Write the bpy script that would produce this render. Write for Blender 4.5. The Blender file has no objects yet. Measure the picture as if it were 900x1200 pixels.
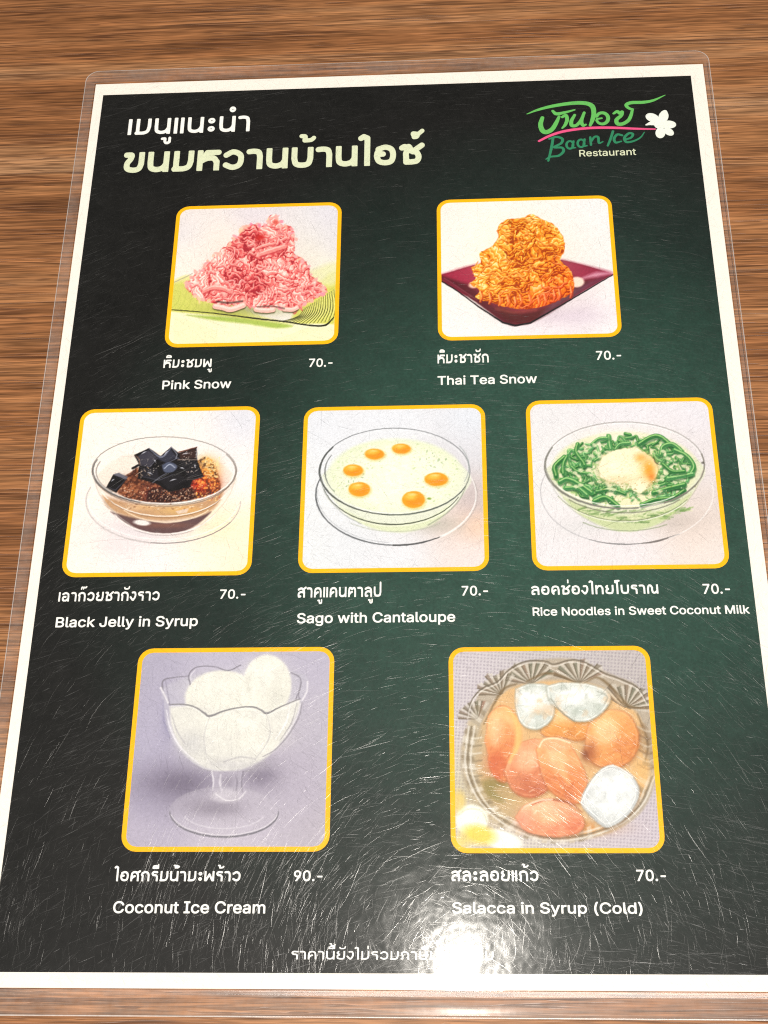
import bpy, bmesh, math, random
import numpy as np
from mathutils import Matrix, Vector

random.seed(7)
rng = np.random.default_rng(11)
S = bpy.context.scene
COL = S.collection
MM = 0.001

# ------------------------------------------------------------------ camera
# pose solved from the A4 sheet in the photograph (metres; x right, y up the page, z up from the table)
CAM = np.array([0.01776702, -0.17238125, 0.33665125])
ROT = np.array([[0.99840117, 0.00913272, -0.05578257],
                [-0.01497293, -0.90888018, -0.41678847],
                [-0.05450608, 0.41695732, -0.90729029]])
FPX = 1490.44
cd = bpy.data.cameras.new('camera')
cam = bpy.data.objects.new('camera', cd)
COL.objects.link(cam)
cd.sensor_fit = 'VERTICAL'
cd.sensor_height = 24.0
cd.lens = FPX / 1200 * 24.0
cd.clip_start = 0.005
cd.clip_end = 100
m = Matrix.Identity(4)
for i in range(3):
    m[i][0], m[i][1], m[i][2], m[i][3] = ROT[0][i], -ROT[1][i], -ROT[2][i], CAM[i]
cam.matrix_world = m
S.camera = cam

# ------------------------------------------------------------------ world, lamps, exposure
w = bpy.data.worlds.new('World')
S.world = w
w.use_nodes = True
w.node_tree.nodes['Background'].inputs['Color'].default_value = (1.0, 0.93, 0.85, 1)
w.node_tree.nodes['Background'].inputs['Strength'].default_value = 0.08


def lamp(name, kind, loc, energy, size, col, look=None):
    d = bpy.data.lights.new(name, kind)
    d.energy = energy
    d.color = col
    if kind == 'AREA':
        d.shape = 'DISK'
        d.size = size
    else:
        d.shadow_soft_size = size
    o = bpy.data.objects.new(name, d)
    o.location = loc
    if look is not None:
        o.rotation_euler = (Vector(look) - Vector(loc)).to_track_quat('-Z', 'Y').to_euler()
    COL.objects.link(o)
    return o


# the bare ceiling bulb whose reflection burns out the foot of the menu
lamp('ceiling_bulb', 'POINT', (0.020, -0.028, 1.25), 11.5, 0.030, (1.0, 0.94, 0.85))
# wide soft fill light added behind the camera, stands for no known fixture
lamp('soft_fill', 'AREA', (0.2, -1.55, 2.1), 112.0, 1.3, (1.0, 0.95, 0.885), (0, 0, 0))

S.view_settings.view_transform = 'Standard'
S.view_settings.look = 'None'
S.view_settings.exposure = 0.0
S.view_settings.gamma = 1.0
S.cycles.use_denoising = False
S.cycles.pixel_filter_type = 'BLACKMAN_HARRIS'
S.cycles.filter_width = 1.15
S.cycles.transparent_max_bounces = 24
S.cycles.max_bounces = 8


# ------------------------------------------------------------------ helpers
def lin(c):
    c = np.asarray(c, float) / 255.0
    return np.where(c <= 0.04045, c / 12.92, ((c + 0.055) / 1.055) ** 2.4)


def rgb(c, k=0.9):
    v = lin(c) * k
    return (float(v[0]), float(v[1]), float(v[2]), 1.0)


def project(x, y):
    """sheet millimetres -> photograph pixels (900 x 1200)"""
    X = np.stack([np.asarray(x) * MM, np.asarray(y) * MM, np.zeros_like(np.asarray(x, float))], -1) - CAM
    X = X @ ROT.T
    return 450 + FPX * X[..., 0] / X[..., 2], 600 + FPX * X[..., 1] / X[..., 2]


def unproj(u, v):
    """photograph pixels -> sheet millimetres"""
    d = ROT.T @ np.array([(u - 450) / FPX, (v - 600) / FPX, 1.0])
    t = -CAM[2] / d[2]
    p = (CAM + t * d) / MM
    return float(p[0]), float(p[1])


def link(name, me, mat, parent=None, label=None):
    me.name = name
    if mat is not None:
        me.materials.append(mat)
    o = bpy.data.objects.new(name, me)
    COL.objects.link(o)
    if parent is not None:
        o.parent = parent
    if label:
        o['label'] = label
    return o


def mesh_np(name, verts, faces):
    me = bpy.data.meshes.new(name)
    me.from_pydata([tuple(map(float, v)) for v in verts], [], [tuple(int(i) for i in f) for f in faces])
    me.update()
    return me


class Nodes:
    def __init__(self, name):
        self.m = bpy.data.materials.new(name)
        self.m.use_nodes = True
        self.t = self.m.node_tree
        self.t.nodes.clear()
        self.out = self.t.nodes.new('ShaderNodeOutputMaterial')

    def n(self, typ, **kw):
        nd = self.t.nodes.new(typ)
        for k, v in kw.items():
            if k.startswith('i_'):
                key = k[2:].replace('_', ' ')
                nd.inputs[key].default_value = v
            else:
                setattr(nd, k, v)
        return nd

    def l(self, a, b):
        self.t.links.new(a, b)

    def math(self, op, a, b=None, c=None, clamp=False):
        nd = self.t.nodes.new('ShaderNodeMath')
        nd.operation = op
        nd.use_clamp = clamp
        for i, v in enumerate((a, b, c)):
            if v is None:
                continue
            if isinstance(v, (int, float)):
                nd.inputs[i].default_value = v
            else:
                self.l(v, nd.inputs[i])
        return nd.outputs[0]

    def mix(self, f, a, b, blend='MIX'):
        nd = self.t.nodes.new('ShaderNodeMix')
        nd.data_type = 'RGBA'
        nd.blend_type = blend
        for i, v in ((0, f), (6, a), (7, b)):
            if isinstance(v, (int, float)):
                nd.inputs[i].default_value = v
            elif isinstance(v, tuple):
                nd.inputs[i].default_value = v
            else:
                self.l(v, nd.inputs[i])
        return nd.outputs[2]

    def ramp(self, f, stops):
        nd = self.t.nodes.new('ShaderNodeValToRGB')
        r = nd.color_ramp
        while len(r.elements) < len(stops):
            r.elements.new(0.5)
        for e, (p, c) in zip(r.elements, stops):
            e.position = p
            e.color = c if isinstance(c, tuple) else (c, c, c, 1)
        self.l(f, nd.inputs[0])
        return nd.outputs[0]

    def coords(self, scale=(1, 1, 1), rot=(0, 0, 0), loc=(0, 0, 0)):
        tc = self.n('ShaderNodeTexCoord')
        mp = self.n('ShaderNodeMapping')
        mp.inputs['Scale'].default_value = scale
        mp.inputs['Rotation'].default_value = rot
        mp.inputs['Location'].default_value = loc
        self.l(tc.outputs['Object'], mp.inputs['Vector'])
        return mp.outputs['Vector']

    def noise(self, vec, scale, detail=4, rough=0.55, dist=0.0):
        nd = self.n('ShaderNodeTexNoise')
        nd.inputs['Scale'].default_value = scale
        nd.inputs['Detail'].default_value = detail
        nd.inputs['Roughness'].default_value = rough
        nd.inputs['Distortion'].default_value = dist
        self.l(vec, nd.inputs['Vector'])
        return nd.outputs['Fac']


def ink(name, c, k=0.9, rough=0.5):
    N = Nodes(name)
    v = N.coords()
    f = N.noise(v, 900, 3)
    col = N.mix(f, rgb(c, k * 0.94), rgb(c, k * 1.03))
    b = N.n('ShaderNodeBsdfPrincipled')
    b.inputs['Roughness'].default_value = rough
    b.inputs['Specular IOR Level'].default_value = 0.1
    N.l(col, b.inputs['Base Color'])
    N.l(b.outputs[0], N.out.inputs[0])
    return N.m


# ------------------------------------------------------------------ materials
def wood_material():
    N = Nodes('wood_laminate')
    r = (0, 0, math.radians(0.8))
    broad = N.noise(N.coords((3, 60, 1), r), 1.0, 3, 0.6, 0.25)
    bands = N.noise(N.coords((8, 420, 1), r, (3.1, 1.7, 0)), 1.0, 3, 0.6, 0.15)
    fine = N.noise(N.coords((34, 1250, 1), r, (1.1, 5.7, 0)), 1.0, 2, 0.55, 0.1)
    crack = N.noise(N.coords((13, 520, 1), r, (8.1, 0.7, 0)), 1.0, 2, 0.5, 0.2)
    where = N.noise(N.coords((18, 200, 1), r, (2.1, 9.7, 0)), 1.0, 2, 0.5)
    dash = N.noise(N.coords((75, 1100, 1), r, (5.1, 3.7, 0)), 1.0, 1, 0.5)
    c0 = N.ramp(broad, [(0.34, rgb((120, 78, 47), 1)), (0.46, rgb((140, 93, 58), 1)), (0.56, rgb((152, 105, 68), 1)), (0.68, rgb((160, 119, 85), 1))])
    c1 = N.ramp(bands, [(0.30, 0.68), (0.45, 0.90), (0.55, 1.02), (0.70, 1.14)])
    col = N.mix(1.0, c0, c1, 'MULTIPLY')
    c2 = N.ramp(fine, [(0.34, 0.60), (0.50, 1.0), (0.66, 1.28)])
    col = N.mix(1.0, col, c2, 'MULTIPLY')
    hair = N.noise(N.coords((95, 2300, 1), r, (7.1, 4.7, 0)), 1.0, 1, 0.5)
    col = N.mix(1.0, col, N.ramp(hair, [(0.34, 0.68), (0.50, 1.0), (0.66, 1.24)]), 'MULTIPLY')
    # long thin fissures follow one level of a stretched noise; short dark pores sit between them
    iso = N.ramp(N.math('ABSOLUTE', N.math('SUBTRACT', crack, 0.5)), [(0.0, 1.0), (0.022, 0.9), (0.05, 0.0)])
    iso = N.math('MULTIPLY', iso, N.ramp(where, [(0.44, 0.0), (0.60, 1.0)]))
    dk = N.ramp(dash, [(0.66, 0.0), (0.72, 1.0)])
    p = N.math('MAXIMUM', iso, N.math('MULTIPLY', dk, 0.8))
    col = N.mix(N.math('MULTIPLY', p, 0.70), col, rgb((70, 40, 24), 1))
    h = N.math('SUBTRACT', N.math('ADD', N.math('MULTIPLY', fine, 0.7), N.math('MULTIPLY', bands, 0.6)), N.math('MULTIPLY', p, 0.5))
    bp = N.n('ShaderNodeBump')
    bp.inputs['Strength'].default_value = 0.55
    bp.inputs['Distance'].default_value = 0.00035
    N.l(h, bp.inputs['Height'])
    b = N.n('ShaderNodeBsdfPrincipled')
    N.l(col, b.inputs['Base Color'])
    N.l(bp.outputs[0], b.inputs['Normal'])
    b.inputs['Roughness'].default_value = 0.38
    b.inputs['Specular IOR Level'].default_value = 0.45
    N.l(b.outputs[0], N.out.inputs[0])
    return N.m


def panel_material():
    """dark print: near black at the borders, bottle green round the middle of the sheet"""
    N = Nodes('dark_green_print')
    tc = N.n('ShaderNodeTexCoord')
    sx = N.n('ShaderNodeSeparateXYZ')
    N.l(tc.outputs['Object'], sx.inputs[0])
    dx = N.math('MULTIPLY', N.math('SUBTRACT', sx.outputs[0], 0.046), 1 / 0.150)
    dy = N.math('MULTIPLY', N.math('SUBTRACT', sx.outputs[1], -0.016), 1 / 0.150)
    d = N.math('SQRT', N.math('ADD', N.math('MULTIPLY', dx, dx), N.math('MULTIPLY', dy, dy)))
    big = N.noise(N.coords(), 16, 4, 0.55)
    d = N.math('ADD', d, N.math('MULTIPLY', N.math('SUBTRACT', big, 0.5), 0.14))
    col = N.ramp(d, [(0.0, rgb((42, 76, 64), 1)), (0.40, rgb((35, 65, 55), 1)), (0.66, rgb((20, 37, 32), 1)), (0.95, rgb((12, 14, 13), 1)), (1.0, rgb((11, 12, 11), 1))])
    mott = N.noise(N.coords((1, 1, 1), (0, 0, 0.4), (2, 7, 0)), 210, 6, 0.7)
    grit = N.noise(N.coords((1, 1, 1), (0, 0, 0.4), (1, 3, 0)), 1300, 3, 0.6)
    k = N.ramp(mott, [(0.3, 0.7), (0.5, 1.0), (0.7, 1.35)])
    col = N.mix(0.5, col, k, 'MULTIPLY')
    k2 = N.ramp(grit, [(0.3, 0.75), (0.5, 1.0), (0.7, 1.3)])
    col = N.mix(0.6, col, k2, 'MULTIPLY')
    b = N.n('ShaderNodeBsdfPrincipled')
    N.l(col, b.inputs['Base Color'])
    b.inputs['Roughness'].default_value = 0.6
    b.inputs['Specular IOR Level'].default_value = 0.1
    N.l(b.outputs[0], N.out.inputs[0])
    return N.m


def print_material():
    N = Nodes('printed_photo_ink')
    a = N.n('ShaderNodeAttribute')
    a.attribute_name = 'print'
    g = N.noise(N.coords(), 1500, 3, 0.6)
    k = N.ramp(g, [(0.3, 0.93), (0.7, 1.05)])
    col = N.mix(1.0, a.outputs['Color'], k, 'MULTIPLY')
    b = N.n('ShaderNodeBsdfPrincipled')
    N.l(col, b.inputs['Base Color'])
    b.inputs['Roughness'].default_value = 0.6
    b.inputs['Specular IOR Level'].default_value = 0.1
    N.l(b.outputs[0], N.out.inputs[0])
    return N.m


def film_material(name, haze_lo, haze_hi, rough, wide, bump=0.0, tint=(1, 1, 1, 1), ior=1.5):
    """clear worn plastic: see-through, a mirror lobe, a wide lobe from fine wear, a trace of milky haze"""
    N = Nodes(name)
    v = N.coords()
    smear = N.noise(N.coords((1, 1, 1), (0, 0, 0.7), (1, 2, 0)), 38, 6, 0.65, 0.6)
    speck = N.noise(v, 420, 5, 0.7)
    fr = N.n('ShaderNodeFresnel')
    geo = N.n('ShaderNodeNewGeometry')      # same reflectance from either side of the thin sheet
    N.l(N.math('ADD', N.math('MULTIPLY', geo.outputs['Backfacing'], 1 / ior - ior), ior), fr.inputs['IOR'])
    tr = N.n('ShaderNodeBsdfTransparent')
    tr.inputs['Color'].default_value = tint
    gl = N.n('ShaderNodeBsdfGlossy')
    gl.inputs['Color'].default_value = (1, 1, 1, 1)
    rr = N.math('ADD', N.math('MULTIPLY', smear, 0.10), rough - 0.05)
    N.l(rr, gl.inputs['Roughness'])
    g2 = N.n('ShaderNodeBsdfGlossy')
    g2.inputs['Color'].default_value = (1, 1, 1, 1)
    g2.inputs['Roughness'].default_value = wide
    if bump > 0:
        bp = N.n('ShaderNodeBump')
        bp.inputs['Strength'].default_value = bump
        bp.inputs['Distance'].default_value = 0.0002
        b1 = N.noise(N.coords((1, 1, 1), (0, 0, 0.3), (5, 2, 0)), 85, 3, 0.6)
        N.l(b1, bp.inputs['Height'])
        N.l(bp.outputs[0], gl.inputs['Normal'])
        N.l(bp.outputs[0], g2.inputs['Normal'])
    mg = N.n('ShaderNodeMixShader')
    mg.inputs[0].default_value = 0.58
    N.l(gl.outputs[0], mg.inputs[1])
    N.l(g2.outputs[0], mg.inputs[2])
    df = N.n('ShaderNodeBsdfDiffuse')
    df.inputs['Color'].default_value = (0.9, 0.86, 0.82, 1)
    hz = N.math('MULTIPLY', N.math('ADD', smear, speck), 0.5)
    hz = N.ramp(hz, [(0.36, haze_lo), (0.64, haze_hi)])
    m0 = N.n('ShaderNodeMixShader')
    N.l(hz, m0.inputs[0])
    N.l(tr.outputs[0], m0.inputs[1])
    N.l(df.outputs[0], m0.inputs[2])
    m1 = N.n('ShaderNodeMixShader')
    N.l(fr.outputs[0], m1.inputs[0])
    N.l(m0.outputs[0], m1.inputs[1])
    N.l(mg.outputs[0], m1.inputs[2])
    N.l(m1.outputs[0], N.out.inputs[0])
    return N.m


def scratch_material():
    """a groove scatters widely across itself and tightly along itself"""
    N = Nodes('scratched_plastic')
    at = N.n('ShaderNodeAttribute')
    at.attribute_name = 'groove'
    st = N.n('ShaderNodeAttribute')
    st.attribute_name = 'depth'
    tr = N.n('ShaderNodeBsdfTransparent')
    gl = N.n('ShaderNodeBsdfGlossy')
    gl.inputs['Color'].default_value = (1, 1, 1, 1)
    gl.inputs['Roughness'].default_value = 0.235
    gl.inputs['Anisotropy'].default_value = 0.62
    N.l(at.outputs['Vector'], gl.inputs['Tangent'])
    mx = N.n('ShaderNodeMixShader')
    N.l(st.outputs['Fac'], mx.inputs[0])
    N.l(tr.outputs[0], mx.inputs[1])
    N.l(gl.outputs[0], mx.inputs[2])
    N.l(mx.outputs[0], N.out.inputs[0])
    return N.m


M_WOOD = wood_material()
M_PANEL = panel_material()
M_PRINT = print_material()
M_FILM = film_material('clear_laminate', 0.0, 0.006, 0.135, 0.40, 0.5)
M_RIM = film_material('sealed_laminate', 0.03, 0.11, 0.14, 0.35, 0.16, ior=1.40)
M_EDGE = film_material('cut_plastic_edge', 0.30, 0.50, 0.15, 0.35, 0.0, ior=1.45)
M_SCR = scratch_material()
M_PAPER = ink('white_paper', (252, 246, 236), 0.86)
M_YEL = ink('yellow_ink', (255, 188, 6), 0.92)
M_WHITE = ink('white_ink', (252, 252, 246), 0.9)
M_CREAM = ink('pale_green_ink', (224, 231, 198), 0.9)
M_LOGO = ink('leaf_green_ink', (104, 192, 96), 0.9)
M_TEAL = ink('teal_green_ink', (46, 136, 96), 0.9)
M_PINK = ink('pink_ink', (238, 88, 140), 0.9)
M_FLOWER = ink('flower_ink', (240, 246, 236), 0.9)


# ------------------------------------------------------------------ table
def table():
    nx, ny = 2, 2
    bm = bmesh.new()
    bmesh.ops.create_cube(bm, size=1)
    for v in bm.verts:
        v.co = Vector((v.co.x * 1.5, v.co.y * 1.2 + 0.15, (v.co.z - 0.5) * 0.03))
    bmesh.ops.bevel(bm, geom=list(bm.edges), offset=0.003, segments=3, affect='EDGES')
    me = bpy.data.meshes.new('table_top')
    bm.to_mesh(me)
    bm.free()
    o = link('table_top', me, M_WOOD)
    o['kind'] = 'structure'
    o['label'] = 'brown wood grain table top under the laminated menu'
    o['category'] = 'table'
    return o


table()

menu = bpy.data.objects.new('menu', None)
menu.empty_display_size = 0.02
COL.objects.link(menu)
menu['label'] = 'laminated dark green dessert menu with seven dish photos lying on the wood table'
menu['category'] = 'menu'

Z_CARD0, Z_CARD = 0.25, 0.55        # mm
Z_PANEL = 0.575
Z_FRAME = 0.600
Z_PHOTO = 0.625
Z_TEXT = 0.600
Z_FILM = 0.85


def box_mm(name, x0, x1, y0, y1, z0, z1, mat, parent):
    v = [(x0, y0, z0), (x1, y0, z0), (x1, y1, z0), (x0, y1, z0), (x0, y0, z1), (x1, y0, z1), (x1, y1, z1), (x0, y1, z1)]
    f = [(3, 2, 1, 0), (4, 5, 6, 7), (0, 1, 5, 4), (1, 2, 6, 5), (2, 3, 7, 6), (3, 0, 4, 7)]
    return link(name, mesh_np(name, np.array(v) * MM, f), mat, parent)


box_mm('paper_sheet', -105, 105, -148.5, 148.5, Z_CARD0, Z_CARD, M_PAPER, menu)
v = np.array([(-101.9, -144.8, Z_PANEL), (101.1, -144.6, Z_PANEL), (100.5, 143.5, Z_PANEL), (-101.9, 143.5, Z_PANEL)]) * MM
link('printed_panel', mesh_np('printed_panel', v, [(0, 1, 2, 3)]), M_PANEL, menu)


# ------------------------------------------------------------------ flat ink shapes: distance field -> mesh
def smooth_line(pts, n=8):
    p = np.array(pts, float)
    if len(p) < 3:
        return p
    q = np.vstack([2 * p[0] - p[1], p, 2 * p[-1] - p[-2]])
    out = []
    for i in range(1, len(q) - 2):
        for t in np.linspace(0, 1, n, endpoint=False):
            a, b, c, d = q[i - 1], q[i], q[i + 1], q[i + 2]
            out.append(0.5 * (2 * b + (c - a) * t + (2 * a - 5 * b + 4 * c - d) * t * t + (3 * b - a - 3 * c + d) * t ** 3))
    out.append(p[-1])
    return np.array(out)


def seg_dist(X, Y, p, wid, butt=False):
    """min over segments of distance minus half width; wid per vertex (full widths)"""
    D = np.full(X.shape, 1e9)
    m = len(p) - 2
    for k, (a, b, wa, wb) in enumerate(zip(p[:-1], p[1:], wid[:-1], wid[1:])):
        d = b - a
        L = float(d @ d) + 1e-12
        tr = ((X - a[0]) * d[0] + (Y - a[1]) * d[1]) / L
        t = np.clip(tr, 0, 1)
        e = np.hypot(X - a[0] - t * d[0], Y - a[1] - t * d[1]) - 0.5 * (wa + (wb - wa) * t)
        if butt and k == 0:          # square-cut pen ends
            e = np.maximum(e, -tr * math.sqrt(L))
        if butt and k == m:
            e = np.maximum(e, (tr - 1) * math.sqrt(L))
        np.minimum(D, e, out=D)
    return D


def field_mesh(name, X, Y, F, z):
    """polygons where F < 0 on a regular grid (clipped at the zero line, nothing overlaps)"""
    ins = F < 0
    verts, faces, vid = [], [], {}

    def vert(x, y):
        k = (round(x, 7), round(y, 7))
        i = vid.get(k)
        if i is None:
            i = vid[k] = len(verts)
            verts.append((x, y, z))
        return i

    c = ins[:-1, :-1].astype(int) + ins[1:, :-1] + ins[:-1, 1:] + ins[1:, 1:]
    ny, nx = c.shape
    xs, ys = X[0], Y[:, 0]
    for j in range(ny):
        row = c[j]
        i = 0
        nz = np.nonzero(row)[0]
        if len(nz) == 0:
            continue
        i, end = nz[0], nz[-1]
        while i <= end:
            if row[i] == 4:
                s = i
                while i <= end and row[i] == 4:
                    i += 1
                faces.append((vert(xs[s], ys[j]), vert(xs[i], ys[j]), vert(xs[i], ys[j + 1]), vert(xs[s], ys[j + 1])))
                continue
            if row[i] > 0:
                q = [(xs[i], ys[j], F[j, i]), (xs[i + 1], ys[j], F[j, i + 1]), (xs[i + 1], ys[j + 1], F[j + 1, i + 1]), (xs[i], ys[j + 1], F[j + 1, i])]
                out = []
                for k in range(4):
                    a, b = q[k], q[(k + 1) % 4]
                    if a[2] < 0:
                        out.append((a[0], a[1]))
                    if (a[2] < 0) != (b[2] < 0):
                        t = a[2] / (a[2] - b[2])
                        out.append((a[0] + t * (b[0] - a[0]), a[1] + t * (b[1] - a[1])))
                ids = []
                for p in out:
                    v_ = vert(*p)
                    if v_ not in ids:
                        ids.append(v_)
                if len(ids) > 2:
                    faces.append(tuple(ids))
            i += 1
    if ys[-1] < ys[0]:
        faces = [f[::-1] for f in faces]
    return mesh_np(name, np.array(verts) * MM, faces)


# loopless Thai letters as pen strokes: ('L' straight / 'C' curved, points...) in units of the letter height
T, B = 1.5, -0.5
GL = {
    'เ': (0.02, [('L', 0.01, T, 0.01, B)]),
    'แ': (0.36, [('L', 0.0, T, 0.0, B), ('L', 0.36, T, 0.36, B)]),
    'ม': (0.68, [('L', 0.04, T, 0.04, B), ('C', -0.02, 0.0, 0.36, 0.0, 0.6, 0.14, 0.68, 0.5), ('L', 0.68, 0.45, 0.68, T)]),
    'น': (0.70, [('L', 0.0, T, 0.0, 0.45), ('C', 0.0, 0.5, 0.05, 0.12, 0.3, 0.0, 0.56, 0.1, 0.7, 0.36), ('L', 0.7, T, 0.7, B)]),
    'ข': (0.66, [('C', -0.02, 1.0, 0.2, 0.98, 0.17, 0.72, 0.04, 0.45, 0.06, 0.12, 0.33, 0.0, 0.58, 0.1, 0.66, 0.42), ('L', 0.66, 0.38, 0.66, T)]),
    'ห': (0.74, [('L', 0.0, T, 0.0, B), ('C', 0.0, 0.42, 0.3, 0.62, 0.6, 0.62, 0.74, 0.36), ('L', 0.74, 0.4, 0.74, B), ('L', 0.3, 1.0, 0.8, 1.0), ('L', 0.3, 1.0, 0.16, 0.55)]),
    'ว': (0.66, [('C', 0.0, 0.8, 0.3, 1.0, 0.6, 0.82, 0.66, 0.5, 0.58, 0.14, 0.3, 0.0, 0.0, 0.16)]),
    'า': (0.42, [('C', -0.06, 0.98, 0.16, 1.0, 0.36, 0.92, 0.42, 0.62), ('L', 0.42, 0.66, 0.42, B)]),
    'บ': (0.70, [('L', 0.0, T, 0.0, 0.42), ('C', 0.0, 0.46, 0.08, 0.1, 0.35, 0.0, 0.62, 0.1, 0.7, 0.46), ('L', 0.7, 0.42, 0.7, T)]),
    'ป': (0.70, [('L', 0.0, T, 0.0, 0.42), ('C', 0.0, 0.46, 0.08, 0.1, 0.35, 0.0, 0.62, 0.1, 0.7, 0.46), ('U', 0.7, 0.42, 0.7, 1.38)]),
    'ไ': (0.16, [('L', 0.14, B, 0.14, 1.1), ('U', 0.14, 0.8, 0.14, 1.34), ('U', 0.14, 1.34, -0.02, 1.42, -0.14, 1.34)]),
    'โ': (0.16, [('L', 0.1, B, 0.1, 1.1), ('U', 0.1, 0.8, 0.1, 1.24, -0.1, 1.28), ('U', -0.1, 1.42, 0.3, 1.44)]),
    'อ': (0.70, [('C', 0.02, 0.66, 0.0, 0.4, 0.1, 0.1, 0.36, 0.0, 0.62, 0.1, 0.7, 0.5, 0.62, 0.86, 0.36, 1.0, 0.06, 0.88), ('L', 0.02, 0.56, 0.26, 0.56)]),
    'ซ': (0.72, [('C', -0.02, 0.92, 0.1, 1.0, 0.16, 0.86), ('C', 0.16, 0.86, 0.26, 1.0, 0.32, 0.84, 0.16, 0.6, 0.16, 0.3), ('L', 0.16, 0.34, 0.16, 0.0, 0.4, 0.0), ('C', 0.36, 0.0, 0.62, 0.06, 0.7, 0.34, 0.6, 0.62, 0.44, 0.66), ('U', 0.46, 0.68, 0.84, 1.06)]),
    'ช': (0.70, [('C', -0.02, 1.0, 0.2, 0.98, 0.16, 0.72, 0.1, 0.4), ('L', 0.1, 0.5, 0.1, 0.0, 0.36, 0.0), ('C', 0.32, 0.0, 0.6, 0.06, 0.68, 0.34, 0.56, 0.62, 0.38, 0.66), ('U', 0.42, 0.68, 0.8, 1.06)]),
    'ะ': (0.28, [('O', 0.14, 0.80, 0.13), ('O', 0.14, 0.16, 0.13)]),
    'พ': (0.86, [('L', 0.0, T, 0.0, 0.0), ('L', 0.0, 0.0, 0.1, 0.0, 0.43, 0.72, 0.76, 0.0, 0.86, 0.0, 0.86, T)]),
    'ก': (0.70, [('L', 0.06, B, 0.06, 0.55), ('L', 0.06, 0.55, -0.04, 0.68, 0.06, 0.9), ('C', 0.02, 0.86, 0.3, 1.0, 0.6, 0.9, 0.7, 0.6), ('L', 0.7, 0.64, 0.7, B)]),
    'ฉ': (0.74, [('C', 0.0, 0.86, 0.3, 1.0, 0.62, 0.86, 0.68, 0.5), ('L', 0.68, 0.54, 0.68, B), ('C', 0.34, 0.5, 0.06, 0.44, 0.06, 0.06, 0.4, 0.0, 0.68, 0.3)]),
    'ย': (0.70, [('C', 0.12, 1.0, 0.0, 0.82, 0.2, 0.58, 0.02, 0.42, 0.04, 0.1, 0.3, 0.0), ('C', 0.26, 0.0, 0.6, 0.04, 0.7, 0.4), ('L', 0.7, 0.36, 0.7, T)]),
    'ง': (0.52, [('L', -0.06, 0.36, 0.2, 0.0, 0.3, 0.0), ('C', 0.28, 0.0, 0.46, 0.3, 0.52, 0.7, 0.4, 1.0, 0.14, 0.98)]),
    'ร': (0.52, [('C', 0.5, 0.98, 0.16, 1.0, 0.0, 0.84, 0.1, 0.64, 0.38, 0.6, 0.5, 0.42), ('L', 0.5, 0.46, 0.5, B)]),
    'ล': (0.68, [('C', 0.0, 0.86, 0.3, 1.0, 0.6, 0.86, 0.68, 0.5), ('L', 0.68, 0.54, 0.68, B), ('C', 0.66, 0.48, 0.3, 0.56, 0.04, 0.38, 0.04, 0.0, 0.24, 0.02)]),
    'ส': (0.74, [('C', 0.0, 0.86, 0.3, 1.0, 0.6, 0.86, 0.68, 0.5), ('L', 0.68, 0.54, 0.68, B), ('C', 0.66, 0.48, 0.3, 0.56, 0.04, 0.38, 0.04, 0.0, 0.24, 0.02), ('U', 0.52, 0.84, 0.86, 1.1)]),
    'ค': (0.70, [('L', 0.0, B, 0.0, 0.5), ('C', 0.0, 0.46, 0.08, 0.88, 0.36, 1.0, 0.62, 0.88, 0.7, 0.5), ('L', 0.7, 0.54, 0.7, B), ('C', 0.02, 0.18, 0.2, 0.42, 0.36, 0.5)]),
    'ต': (0.74, [('L', 0.0, B, 0.0, 0.6), ('C', 0.0, 0.56, 0.06, 0.94, 0.22, 0.98, 0.37, 0.84, 0.52, 0.98, 0.68, 0.9, 0.74, 0.56), ('L', 0.74, 0.6, 0.74, B), ('C', 0.02, 0.18, 0.2, 0.42, 0.36, 0.5)]),
    'ด': (0.70, [('C', 0.14, 0.0, 0.02, 0.2, 0.0, 0.5, 0.08, 0.88, 0.36, 1.0, 0.62, 0.88, 0.7, 0.5), ('L', 0.7, 0.54, 0.7, B), ('C', 0.08, 0.1, 0.2, 0.42, 0.36, 0.5)]),
    'ศ': (0.74, [('L', 0.0, B, 0.0, 0.5), ('C', 0.0, 0.46, 0.08, 0.88, 0.36, 1.0, 0.62, 0.88, 0.7, 0.5), ('L', 0.7, 0.54, 0.7, B), ('C', 0.02, 0.18, 0.2, 0.42, 0.36, 0.5), ('U', 0.54, 0.86, 0.88, 1.1)]),
    'ท': (0.68, [('L', 0.0, T, 0.0, B), ('C', 0.02, 0.62, 0.26, 0.98, 0.52, 0.98, 0.68, 0.66), ('L', 0.68, 0.7, 0.68, B)]),
    'ณ': (1.0, [('L', 0.0, B, 0.0, 0.6), ('C', 0.0, 0.56, 0.1, 0.96, 0.3, 0.98, 0.44, 0.7), ('L', 0.44, 0.74, 0.44, 0.3), ('C', 0.44, 0.36, 0.52, 0.04, 0.76, 0.02, 1.0, 0.3), ('L', 1.0, T, 1.0, B)]),
    'ว้': (0, []),
    'ภ': (0.70, [('L', 0.0, 0.04, 0.12, 0.04, 0.12, 0.55), ('L', 0.12, 0.55, 0.02, 0.68, 0.1, 0.9), ('C', 0.06, 0.86, 0.3, 1.0, 0.6, 0.9, 0.7, 0.6), ('L', 0.7, 0.64, 0.7, B)]),
    'ษ': (0.72, [('L', 0.0, T, 0.0, 0.42), ('C', 0.0, 0.46, 0.08, 0.1, 0.35, 0.0, 0.62, 0.1, 0.7, 0.46), ('L', 0.7, 0.42, 0.7, T), ('L', 0.36, 0.5, 0.86, 0.62)]),
}
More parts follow.
